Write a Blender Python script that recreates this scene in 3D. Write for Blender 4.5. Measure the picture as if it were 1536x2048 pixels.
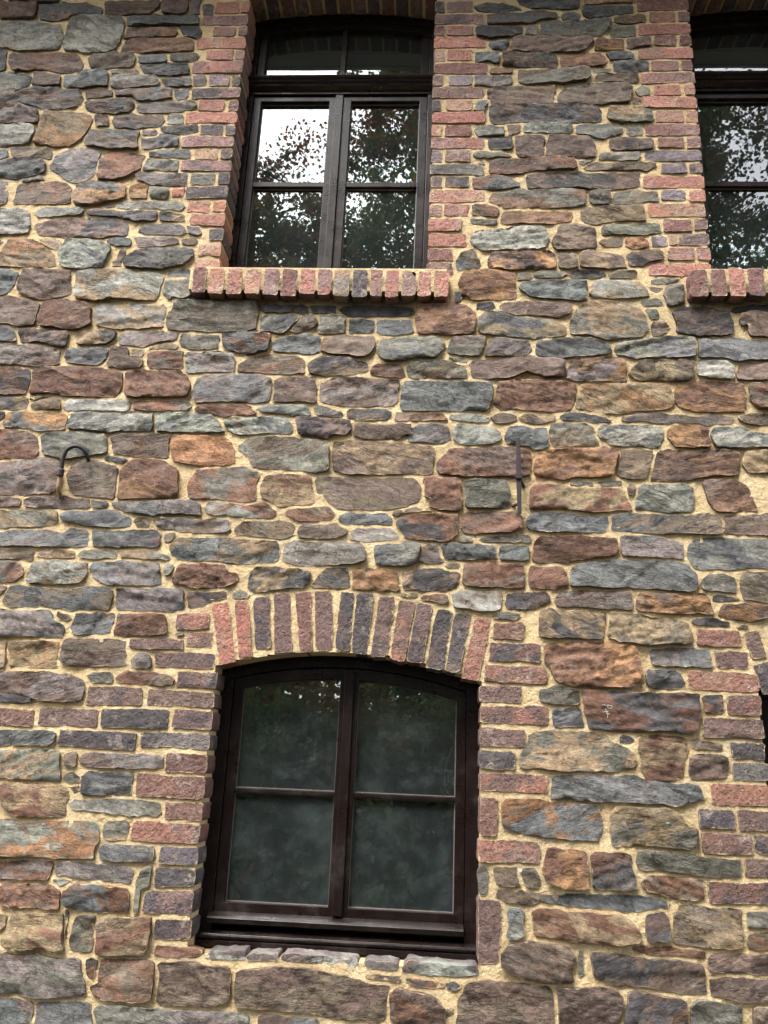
import bpy, bmesh, math, random
import numpy as np
from mathutils import Matrix, Vector
from mathutils.geometry import delaunay_2d_cdt

for _o in list(bpy.data.objects):
    bpy.data.objects.remove(_o)
SC = bpy.context.scene
COL = SC.collection
RNG = np.random.default_rng(7)
random.seed(7)

# ------------------------------------------------------------------ camera, sky, sun, exposure
CAM_D = 3.25886
cam = bpy.data.cameras.new('camera')
cam.sensor_fit = 'VERTICAL'
cam.sensor_height = 24.0
cam.lens = 1640.0 / 2048 * 24.0
cam.clip_start = 0.05
cam.clip_end = 600
camo = bpy.data.objects.new('camera', cam)
COL.objects.link(camo)
camo.matrix_world = Matrix.Translation((0, -CAM_D, 1.6)) @ Matrix([[0.997974, 0.048143, 0.041597], [-0.025501, -0.296307, 0.954752], [0.05829, -0.953879, -0.294479]]).transposed().to_4x4()
SC.camera = camo

SUN_EL, SUN_AZ = math.radians(58), math.radians(-32)     # azimuth from the wall's normal, negative to the left
sun = bpy.data.lights.new('sun', 'SUN')
sun.energy = 0.9
sun.angle = math.radians(25)
sun.color = (1.0, 0.97, 0.92)
suno = bpy.data.objects.new('sun', sun)
COL.objects.link(suno)
sdir = Vector((math.sin(SUN_AZ) * math.cos(SUN_EL), -math.cos(SUN_AZ) * math.cos(SUN_EL), math.sin(SUN_EL)))
suno.rotation_euler = (-sdir).to_track_quat('-Z', 'Y').to_euler()

world = bpy.data.worlds.new('World')
SC.world = world
world.use_nodes = True
wn = world.node_tree
bg = wn.nodes['Background']
sky = wn.nodes.new('ShaderNodeTexSky')
sky.sky_type = 'NISHITA'
sky.sun_disc = False
sky.sun_elevation = SUN_EL
sky.sun_rotation = math.atan2(sdir.x, sdir.y)
sky.air_density = 1.2
sky.dust_density = 4.0
hs = wn.nodes.new('ShaderNodeHueSaturation')             # an overcast, nearly white sky
hs.inputs['Saturation'].default_value = 0.18
wn.links.new(sky.outputs[0], hs.inputs['Color'])
wn.links.new(hs.outputs[0], bg.inputs['Color'])
bg.inputs['Strength'].default_value = 0.13

SC.view_settings.view_transform = 'Standard'
SC.view_settings.look = 'None'
SC.view_settings.gamma = 1.0
SC.view_settings.use_curve_mapping = False
SC.view_settings.exposure = 2.45
SC.render.engine = 'CYCLES'
SC.cycles.max_bounces = 5
SC.cycles.diffuse_bounces = 2
SC.cycles.glossy_bounces = 3
SC.cycles.transparent_max_bounces = 6

# ------------------------------------------------------------------ colours
def lin(r, g, b):
    f = lambda c: c / 12.92 if c <= 0.04045 else ((c + 0.055) / 1.055) ** 2.4
    return (f(r / 255), f(g / 255), f(b / 255), 1.0)

STONE = {'B': (96, 97, 96), 'L': (136, 134, 125), 'G': (108, 105, 94), 'D': (71, 68, 68), 'P': (102, 85, 76),
         'V': (115, 106, 102), 'R': (110, 81, 65), 'O': (138, 104, 73), 'T': (134, 115, 90), 'N': (106, 93, 79)}
BRICK_UP = {'r': (161, 116, 103), 'o': (168, 119, 100), 'm': (136, 110, 105), 'd': (121, 90, 84), 'k': (90, 83, 83),
            'y': (160, 132, 114), 'v': (128, 115, 120), 'g': (110, 107, 101)}
BRICK_LO = {'r': (139, 101, 88), 'o': (148, 104, 88), 'm': (109, 89, 83), 'd': (112, 85, 77), 'k': (78, 72, 73),
            'y': (150, 122, 105), 'v': (99, 92, 95), 'g': (107, 101, 97)}
MORTAR = (190, 167, 127)

# ------------------------------------------------------------------ noise
def _hash(ix, iy, s):
    h = (ix.astype(np.int64) * 374761393 + iy.astype(np.int64) * 668265263 + int(s) * 982451653) & 0xFFFFFFFF
    h = ((h ^ (h >> 13)) * 1274126177) & 0xFFFFFFFF
    h = ((h ^ (h >> 16)) * 2246822519) & 0xFFFFFFFF
    return ((h ^ (h >> 15)) & 0xFFFFFF) / 0xFFFFFF * 2 - 1

def vnoise(x, y, s=0):
    ix, iy = np.floor(x), np.floor(y)
    fx, fy = x - ix, y - iy
    fx = fx * fx * (3 - 2 * fx); fy = fy * fy * (3 - 2 * fy)
    a = _hash(ix, iy, s); b = _hash(ix + 1, iy, s); c = _hash(ix, iy + 1, s); d = _hash(ix + 1, iy + 1, s)
    return (a * (1 - fx) + b * fx) * (1 - fy) + (c * (1 - fx) + d * fx) * fy

def fbm(x, y, s=0, o=4, g=0.5):
    r = np.zeros_like(x); a = 1.0; t = 0.0
    for k in range(o):
        r += a * vnoise(x * 2 ** k, y * 2 ** k, s + 17 * k); t += a; a *= g
    return r / t

# ------------------------------------------------------------------ objects and tags
def link(name, me, parent=None, mat=None):
    o = bpy.data.objects.new(name, me)
    COL.objects.link(o)
    if parent is not None:
        o.parent = parent
    if mat is not None and me is not None:
        me.materials.append(mat)
    return o

def tag(o, label=None, cat=None, group=None, kind=None):
    if label: o['label'] = label
    if cat: o['category'] = cat
    if group: o['group'] = group
    if kind: o['kind'] = kind
    return o

def empty(name, loc=(0, 0, 0), parent=None):
    o = bpy.data.objects.new(name, None)
    o.empty_display_size = 0.2
    COL.objects.link(o)
    o.location = loc
    if parent is not None:
        o.parent = parent
    return o

# ------------------------------------------------------------------ materials
class NT:
    def __init__(self, name):
        self.m = bpy.data.materials.new(name)
        self.m.use_nodes = True
        self.t = self.m.node_tree
        self.b = self.t.nodes['Principled BSDF']
        self.out = self.t.nodes['Material Output']
    def n(self, ty, **kw):
        nd = self.t.nodes.new(ty)
        for k, v in kw.items():
            setattr(nd, k, v)
        return nd
    def l(self, a, b):
        self.t.links.new(a, b)
    def put(self, inp, v):
        if hasattr(v, 'default_value') or hasattr(v, 'links'):
            self.l(v, inp)
        else:
            inp.default_value = v
    def math(self, op, a, b=0.0, c=None, clamp=False):
        nd = self.n('ShaderNodeMath', operation=op, use_clamp=clamp)
        self.put(nd.inputs[0], a); self.put(nd.inputs[1], b)
        if c is not None: self.put(nd.inputs[2], c)
        return nd.outputs[0]
    def vmath(self, op, a, b):
        nd = self.n('ShaderNodeVectorMath', operation=op)
        self.put(nd.inputs[0], a); self.put(nd.inputs[1], b)
        return nd.outputs[0]
    def noise(self, vec, scale, detail=4, rough=0.55, dist=0.0):
        nd = self.n('ShaderNodeTexNoise')
        self.l(vec, nd.inputs['Vector'])
        nd.inputs['Scale'].default_value = scale
        nd.inputs['Detail'].default_value = detail
        nd.inputs['Roughness'].default_value = rough
        nd.inputs['Distortion'].default_value = dist
        return nd.outputs['Fac']
    def ramp(self, v, lo, hi, a=0.0, b=1.0):
        nd = self.n('ShaderNodeMapRange', interpolation_type='SMOOTHSTEP')
        self.l(v, nd.inputs['Value'])
        nd.inputs['From Min'].default_value = lo; nd.inputs['From Max'].default_value = hi
        nd.inputs['To Min'].default_value = a; nd.inputs['To Max'].default_value = b
        return nd.outputs[0]
    def mix(self, f, a, b, blend='MIX'):
        nd = self.n('ShaderNodeMix', data_type='RGBA', blend_type=blend)
        self.put(nd.inputs['Factor'], f)
        self.put(nd.inputs[6], a); self.put(nd.inputs[7], b)
        return nd.outputs[2]
    def attr(self, name):
        return self.n('ShaderNodeAttribute', attribute_name=name)
    def bump(self, h, strength, dist, normal=None):
        nd = self.n('ShaderNodeBump')
        nd.inputs['Strength'].default_value = strength
        nd.inputs['Distance'].default_value = dist
        self.l(h, nd.inputs['Height'])
        if normal is not None: self.l(normal, nd.inputs['Normal'])
        return nd.outputs[0]

def gray(T, v):
    nd = T.n('ShaderNodeCombineColor')
    for k in range(3): T.l(v, nd.inputs[k])
    return nd.outputs[0]

def mat_stone():
    T = NT('rubble_stone')
    pos = T.n('ShaderNodeNewGeometry').outputs['Position']
    seed = T.attr('seed').outputs['Vector']
    sep = T.n('ShaderNodeSeparateXYZ')
    T.l(seed, sep.inputs[0])
    rot = T.n('ShaderNodeVectorRotate', rotation_type='Y_AXIS')
    T.l(pos, rot.inputs['Vector'])
    T.l(T.math('MULTIPLY', sep.outputs[0], 0.009), rot.inputs['Angle'])
    v = T.vmath('ADD', rot.outputs[0], seed)
    vs = T.vmath('MULTIPLY', v, (1.0, 1.0, 1.9))
    vl = T.vmath('MULTIPLY', v, (1.0, 1.0, 3.2))
    ca, cb = T.attr('ca').outputs['Color'], T.attr('cb').outputs['Color']
    n1 = T.noise(vs, 5.0, 4, 0.62, 0.7)
    n2 = T.noise(v, 58.0, 5, 0.78)
    n2b = T.noise(vs, 15.0, 3, 0.6)
    lay = T.noise(vl, 20.0, 5, 0.68)
    c = T.mix(T.ramp(n1, 0.45, 0.55), ca, cb)
    sv = T.n('ShaderNodeSeparateXYZ'); T.l(vs, sv.inputs[0])
    cv = T.n('ShaderNodeCombineXYZ')
    T.l(T.math('ADD', sv.outputs[0], T.math('MULTIPLY', lay, 0.09)), cv.inputs[0])
    T.l(T.math('ADD', T.math('MULTIPLY', sv.outputs[2], 1.25), T.math('MULTIPLY', n1, 0.16)), cv.inputs[1])
    vor = T.n('ShaderNodeTexVoronoi', voronoi_dimensions='2D', feature='F1')
    T.l(cv.outputs[0], vor.inputs['Vector'])
    vor.inputs['Scale'].default_value = 13.0
    sc = T.n('ShaderNodeSeparateColor'); T.l(vor.outputs['Color'], sc.inputs[0])
    plate = sc.outputs[0]
    dv = T.n('ShaderNodeSeparateXYZ'); T.l(T.vmath('SUBTRACT', cv.outputs[0], vor.outputs['Position']), dv.inputs[0])
    tilt = T.math('ADD', T.math('MULTIPLY', dv.outputs[0], T.math('SUBTRACT', sc.outputs[1], 0.5)), T.math('MULTIPLY', dv.outputs[1], T.math('SUBTRACT', sc.outputs[2], 0.5)))
    rust = T.ramp(n1, 0.60, 0.72, 0.0, 0.55)
    c = T.mix(rust, c, lin(116, 84, 60))
    pn = T.noise(v, 16.0, 4, 0.72)
    c = T.mix(T.ramp(pn, 0.58, 0.74, 0.0, 0.42), c, lin(148, 143, 131))
    c = T.mix(T.ramp(pn, 0.42, 0.30, 0.0, 0.5), c, lin(54, 49, 49))
    f = T.math('ADD', T.math('MULTIPLY', n2, 2.1), T.math('MULTIPLY', n2b, 0.9))
    f = T.math('MAXIMUM', T.math('SUBTRACT', f, 0.57), 0.2)
    c = T.mix(1.0, c, gray(T, f), 'MULTIPLY')
    c = T.mix(1.0, c, gray(T, T.ramp(lay, 0.30, 0.70, 0.84, 1.13)), 'MULTIPLY')
    c = T.mix(1.0, c, gray(T, T.math('MULTIPLY_ADD', plate, 0.26, 0.87)), 'MULTIPLY')
    cr = T.math('ABSOLUTE', T.math('SUBTRACT', T.noise(vs, 4.5, 3, 0.55), 0.5))
    crack = T.ramp(cr, 0.0, 0.009, 1.0, 0.0)
    c = T.mix(T.math('MULTIPLY', crack, 0.6), c, lin(38, 34, 36))
    # mortar smeared over the rim of the stone when it was pointed
    ed = T.attr('edge').outputs['Fac']
    e = T.math('ADD', ed, T.math('MULTIPLY', T.math('SUBTRACT', T.noise(v, 26.0, 3, 0.65), 0.5), 1.7))
    c = T.mix(T.ramp(e, 0.86, 1.12, 0.0, 0.8), c, lin(*MORTAR))
    T.l(c, T.b.inputs['Base Color'])
    T.l(T.ramp(n2b, 0.3, 0.7, 0.55, 0.88), T.b.inputs['Roughness'])
    T.b.inputs['Specular IOR Level'].default_value = 0.32
    h = T.math('ADD', T.math('MULTIPLY', lay, 0.45), T.math('MULTIPLY', n2, 0.6))
    h = T.math('ADD', h, T.math('ADD', T.math('MULTIPLY', plate, 0.35), T.math('MULTIPLY', tilt, 20.0)))
    bp = T.bump(h, 1.0, 0.019)
    bp.node.inputs['Strength'].default_value = 1.0
    T.l(T.ramp(sep.outputs[1], -50.0, 50.0, 0.5, 1.0), bp.node.inputs['Strength'])
    T.l(bp, T.b.inputs['Normal'])
    return T.m

def mat_brick():
    T = NT('old_brick')
    pos = T.n('ShaderNodeNewGeometry').outputs['Position']
    v = T.vmath('ADD', pos, T.attr('seed').outputs['Vector'])
    ca, cb = T.attr('ca').outputs['Color'], T.attr('cb').outputs['Color']
    n1 = T.noise(v, 8.0, 4, 0.62, 0.5)
    n2 = T.noise(v, 60.0, 4, 0.7)
    c = T.mix(T.ramp(n1, 0.44, 0.64), ca, cb)
    burnt = T.ramp(T.noise(v, 11.0, 4, 0.7), 0.60, 0.72, 0.0, 0.6)
    c = T.mix(burnt, c, lin(58, 50, 52))
    bloom = T.ramp(T.noise(v, 15.0, 4, 0.7), 0.54, 0.74, 0.0, 0.5)
    c = T.mix(bloom, c, lin(186, 170, 156))
    c = T.mix(1.0, c, gray(T, T.ramp(n2, 0.25, 0.75, 0.68, 1.3)), 'MULTIPLY')
    pit = T.ramp(T.noise(v, 60.0, 2, 0.5), 0.63, 0.68)
    c = T.mix(T.math('MULTIPLY', pit, 0.6), c, lin(52, 38, 36))
    ed = T.attr('edge').outputs['Fac']
    e = T.math('ADD', ed, T.math('MULTIPLY', T.math('SUBTRACT', T.noise(v, 40.0, 5, 0.65), 0.5), 1.5))
    c = T.mix(T.ramp(e, 0.74, 1.02, 0.0, 0.75), c, lin(*MORTAR))
    T.l(c, T.b.inputs['Base Color'])
    T.b.inputs['Roughness'].default_value = 0.85
    T.b.inputs['Specular IOR Level'].default_value = 0.25
    h = T.math('SUBTRACT', T.math('ADD', n2, T.math('MULTIPLY', T.noise(v, 22.0, 4, 0.6), 1.0)), T.math('MULTIPLY', pit, 0.5))
    T.l(T.bump(h, 1.0, 0.013), T.b.inputs['Normal'])
    return T.m

def mat_mortar():
    T = NT('lime_mortar')
    pos = T.n('ShaderNodeNewGeometry').outputs['Position']
    n0 = T.noise(pos, 1.7, 4, 0.6)
    n1 = T.noise(pos, 11.0, 5, 0.6)
    n2 = T.noise(pos, 130.0, 4, 0.7)
    n3 = T.noise(pos, 45.0, 5, 0.65)
    c = T.mix(T.ramp(n1, 0.3, 0.7), lin(184, 160, 120), lin(203, 182, 144))
    c = T.mix(T.ramp(n0, 0.46, 0.66, 0.0, 0.5), c, lin(168, 150, 120))
    c = T.mix(T.ramp(T.noise(pos, 5.0, 4, 0.6), 0.56, 0.72, 0.0, 0.45), c, lin(172, 160, 140))
    # moss and damp under the two projecting sills
    sp = T.n('ShaderNodeSeparateXYZ'); T.l(pos, sp.inputs[0])
    wet = T.math('MULTIPLY', T.ramp(sp.outputs[2], 3.50, 3.62), T.ramp(sp.outputs[2], 3.70, 3.66))
    side = T.math('ADD', T.math('MULTIPLY', T.ramp(sp.outputs[0], -1.16, -1.08), T.ramp(sp.outputs[0], 0.10, 0.0)), T.ramp(sp.outputs[0], 1.08, 1.18))
    wet = T.math('MULTIPLY', T.math('MULTIPLY', wet, side), T.ramp(T.noise(pos, 9.0, 4, 0.6), 0.30, 0.62, 0.25, 1.0))
    c = T.mix(T.math('MULTIPLY', wet, 0.85), c, lin(72, 70, 48))
    grain = T.ramp(n2, 0.3, 0.7, 0.84, 1.14)
    c = T.mix(1.0, c, gray(T, grain), 'MULTIPLY')
    grit = T.ramp(T.noise(pos, 210.0, 2, 0.5), 0.68, 0.74, 0.0, 0.5)
    c = T.mix(grit, c, lin(112, 96, 76))
    lime = T.ramp(T.noise(pos, 7.0, 5, 0.65), 0.62, 0.75, 0.0, 0.55)
    c = T.mix(lime, c, lin(226, 216, 192))
    T.l(c, T.b.inputs['Base Color'])
    T.b.inputs['Roughness'].default_value = 0.95
    T.b.inputs['Specular IOR Level'].default_value = 0.15
    h = T.math('ADD', T.math('MULTIPLY', n2, 0.35), T.math('ADD', T.math('MULTIPLY', n3, 0.9), n1))
    T.l(T.bump(h, 1.0, 0.011), T.b.inputs['Normal'])
    return T.m

def mat_wood(name, c0, c1, rough):
    T = NT(name)
    pos = T.n('ShaderNodeNewGeometry').outputs['Position']
    g = T.noise(T.vmath('MULTIPLY', pos, (14.0, 14.0, 1.0)), 14.0, 5, 0.6, 0.4)
    g2 = T.noise(T.vmath('MULTIPLY', pos, (1.0, 8.0, 14.0)), 14.0, 5, 0.6, 0.4)
    gg = T.math('MULTIPLY', T.math('ADD', g, g2), 0.5)
    wc = T.mix(T.ramp(gg, 0.38, 0.62), lin(*c0), lin(*c1))
    dust = T.ramp(T.noise(pos, 7.0, 6, 0.75), 0.50, 0.78, 0.0, 0.22)
    T.l(T.mix(dust, wc, lin(104, 98, 92)), T.b.inputs['Base Color'])
    T.l(T.ramp(T.noise(pos, 9.0, 4), 0.3, 0.7, rough - 0.06, rough + 0.14), T.b.inputs['Roughness'])
    T.b.inputs['Specular IOR Level'].default_value = 0.22
    T.l(T.bump(gg, 0.35, 0.0025), T.b.inputs['Normal'])
    return T.m

def mat_plain(name, col, rough=0.7, metal=0.0, var=0.15, scale=20.0, bump=0.0):
    T = NT(name)
    pos = T.n('ShaderNodeNewGeometry').outputs['Position']
    n = T.noise(pos, scale, 5, 0.6)
    c = T.mix(1.0, lin(*col), gray(T, T.ramp(n, 0.25, 0.75, 1 - var, 1 + var)), 'MULTIPLY')
    T.l(c, T.b.inputs['Base Color'])
    T.b.inputs['Roughness'].default_value = rough
    T.b.inputs['Metallic'].default_value = metal
    if bump:
        T.l(T.bump(n, 0.6, bump), T.b.inputs['Normal'])
    return T.m

def mat_glass(name, dirty):
    """double glazing: a mirror part that grows with the angle, the rest lets the dark room through; dust film and an even haze that lifts dark reflections"""
    T = NT(name)
    T.t.nodes.remove(T.b)
    pos = T.n('ShaderNodeNewGeometry').outputs['Position']
    fr = T.n('ShaderNodeFresnel')
    fr.inputs['IOR'].default_value = 1.5
    fac = T.math('MULTIPLY', fr.outputs[0], 3.4, clamp=True)
    wav = T.bump(T.noise(pos, 2.2, 2, 0.5), 0.035, 0.012)
    gl = T.n('ShaderNodeBsdfGlossy')
    gl.inputs['Roughness'].default_value = 0.0
    gl.inputs['Color'].default_value = (0.95, 0.97, 1.0, 1)
    T.l(wav, gl.inputs['Normal'])
    tr = T.n('ShaderNodeBsdfTransparent')
    tr.inputs['Color'].default_value = (0.72, 0.80, 0.77, 1)
    m1 = T.n('ShaderNodeMixShader')
    T.l(fac, m1.inputs[0]); T.l(tr.outputs[0], m1.inputs[1]); T.l(gl.outputs[0], m1.inputs[2])
    df = T.n('ShaderNodeBsdfDiffuse')
    df.inputs['Color'].default_value = (0.40, 0.50, 0.50, 1)
    cloud = T.ramp(T.noise(pos, 3.2, 6, 0.62, 0.6), 0.44, 0.72, 0.0, 0.035 * dirty)
    cloud = T.math('ADD', cloud, T.ramp(T.noise(pos, 12.0, 5, 0.72), 0.44, 0.72, 0.0, 0.032 * dirty))
    wipe = T.ramp(T.noise(T.vmath('MULTIPLY', pos, (1.0, 1.0, 5.0)), 9.0, 8, 0.75, 0.8), 0.58, 0.70, 0.0, 0.16 * dirty)
    wipe = T.math('MULTIPLY', wipe, T.ramp(T.noise(pos, 2.1, 2, 0.5), 0.50, 0.60))
    speck = T.ramp(T.noise(pos, 120.0, 2, 0.5), 0.74, 0.78, 0.0, 0.22 * dirty)
    film = T.math('ADD', T.math('ADD', T.math('ADD', cloud, wipe), speck), 0.024 + 0.004 * dirty, clamp=True)  # even part of the film is haze painted in to lift dark reflections
    m2 = T.n('ShaderNodeMixShader')
    T.l(film, m2.inputs[0]); T.l(m1.outputs[0], m2.inputs[1]); T.l(df.outputs[0], m2.inputs[2])
    T.l(m2.outputs[0], T.out.inputs['Surface'])
    return T.m

def mat_leaf(name):
    T = NT(name)
    c = T.attr('ca').outputs['Color']
    T.l(c, T.b.inputs['Base Color'])
    T.b.inputs['Roughness'].default_value = 0.6
    tl = T.n('ShaderNodeBsdfTranslucent')
    T.l(c, tl.inputs['Color'])
    mx = T.n('ShaderNodeMixShader')
    mx.inputs[0].default_value = 0.45
    T.l(T.b.outputs[0], mx.inputs[1]); T.l(tl.outputs[0], mx.inputs[2])
    T.l(mx.outputs[0], T.out.inputs['Surface'])
    return T.m

def mat_grass():
    T = NT('meadow')
    pos = T.n('ShaderNodeNewGeometry').outputs['Position']
    n = T.noise(pos, 0.6, 5, 0.6)
    n2 = T.noise(pos, 14.0, 6, 0.7)
    c = T.mix(T.ramp(n, 0.35, 0.65), lin(40, 42, 28), lin(54, 48, 34))
    c = T.mix(1.0, c, gray(T, T.ramp(n2, 0.25, 0.75, 0.6, 1.35)), 'MULTIPLY')
    T.l(c, T.b.inputs['Base Color'])
    T.b.inputs['Roughness'].default_value = 0.9
    T.l(T.bump(n2, 1.0, 0.05), T.b.inputs['Normal'])
    return T.m

M_STONE, M_BRICK, M_MORTAR = mat_stone(), mat_brick(), mat_mortar()
M_WOOD = mat_wood('dark_brown_varnish', (19, 13, 12), (28, 18, 16), 0.30)
M_BEAD = mat_plain('grey_glazing_seal', (104, 98, 92), 0.55, 0, 0.1)
M_GLASS, M_GLASS_D = mat_glass('clean_glazing', 0.2), mat_glass('dusty_glazing', 1.0)
M_IRON = mat_plain('dark_iron', (58, 50, 54), 0.55, 0.6, 0.25, 60.0, 0.002)
M_RUST = mat_plain('mortar_smeared_iron', (150, 122, 92), 0.8, 0.1, 0.35, 50.0, 0.002)
M_ROOM = mat_plain('dim_plaster', (96, 98, 96), 0.9, 0, 0.1, 2.0)
M_SOFFIT = mat_wood('pale_soffit_board', (168, 174, 174), (184, 188, 186), 0.6)
M_TILE = mat_plain('slate_roofing', (64, 66, 72), 0.6, 0, 0.3, 6.0, 0.01)
M_CHALK = mat_plain('chalk', (176, 168, 160), 0.9, 0, 0.2, 90.0)
M_TEAL = mat_plain('turquoise_paint', (70, 134, 130), 0.7, 0, 0.2, 60.0)
M_LEAF = mat_leaf('autumn_leaf')
M_BARK = mat_plain('bark', (62, 52, 44), 0.9, 0, 0.35, 18.0, 0.02)
M_GRASS = mat_grass()

# ------------------------------------------------------------------ the wall's own measures (metres)
WX0, WX1, WZ0, WZ1 = -3.4, 3.3, 0.0, 5.83
def arch(xl, xr, zs, zt, tilt=0.0):
    xc, hw = (xl + xr) / 2, (xr - xl) / 2
    return lambda x: zs + (zt - zs) * (1 - ((x - xc) / hw) ** 2) + tilt * (x - xc)
UP_W = 0.970
OPEN = {'UL': dict(xl=-1.015, xr=-0.045, zb=3.752, a=arch(-1.015, -0.045, 5.402, 5.452)),
        'UR': dict(xl=1.217, xr=2.187, zb=3.762, a=arch(1.217, 2.187, 5.402, 5.452)),
        'LL': dict(xl=-0.838, xr=0.207, zb=0.925, a=arch(-0.838, 0.207, 1.932, 2.014, -0.022)),
        'LR': dict(xl=1.263, xr=2.308, zb=0.935, a=arch(1.263, 2.308, 1.936, 2.018, 0.0))}
def in_open(x, z, grow=0.0):
    r = np.zeros(np.shape(x), bool)
    for o in OPEN.values():
        r |= (x > o['xl'] - grow) & (x < o['xr'] + grow) & (z > o['zb'] - grow) & (z < o['a'](np.clip(x, o['xl'], o['xr'])) + grow)
    return r

# ------------------------------------------------------------------ a cleft stone or a brick: outline -> closed bumpy block
def resample(P, step):
    """subdivide every edge, keeping the corners"""
    Q = np.roll(P, -1, 0)
    out = []
    for p, q in zip(P, Q):
        k = max(1, int(round(np.hypot(*(q - p)) / step)))
        out += [p + (q - p) * i / k for i in range(k)]
    return np.array(out)

def chaikin(P, q):
    A = P + (np.roll(P, -1, 0) - P) * q
    B = P + (np.roll(P, -1, 0) - P) * (1 - q)
    return np.stack([A, B], 1).reshape(-1, 2)

def normals(P):
    d = np.roll(P, -1, 0) - np.roll(P, 1, 0)
    n = np.column_stack([d[:, 1], -d[:, 0]])
    n /= np.maximum(np.hypot(*n.T), 1e-9)[:, None]
    area = 0.5 * np.sum(P[:, 0] * np.roll(P[:, 1], -1) - np.roll(P[:, 0], -1) * P[:, 1])
    return n if area > 0 else -n          # outward

def dist_poly(X, P):
    Q = np.roll(P, -1, 0)
    e = Q - P
    L = np.maximum((e ** 2).sum(1), 1e-12)
    w = X[:, None, :] - P[None]
    t = np.clip((w * e[None]).sum(2) / L[None], 0, 1)
    d = w - t[..., None] * e[None]
    D = np.sqrt((d ** 2).sum(2)).min(1)
    # inside test
    c = (P[None, :, 1] > X[:, None, 1]) != (Q[None, :, 1] > X[:, None, 1])
    xi = P[None, :, 0] + (X[:, None, 1] - P[None, :, 1]) * e[None, :, 0] / np.where(np.abs(e[None, :, 1]) < 1e-12, 1e-12, e[None, :, 1])
    ins = ((c & (X[:, None, 0] < xi)).sum(1) % 2) == 1
    return D, ins

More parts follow.
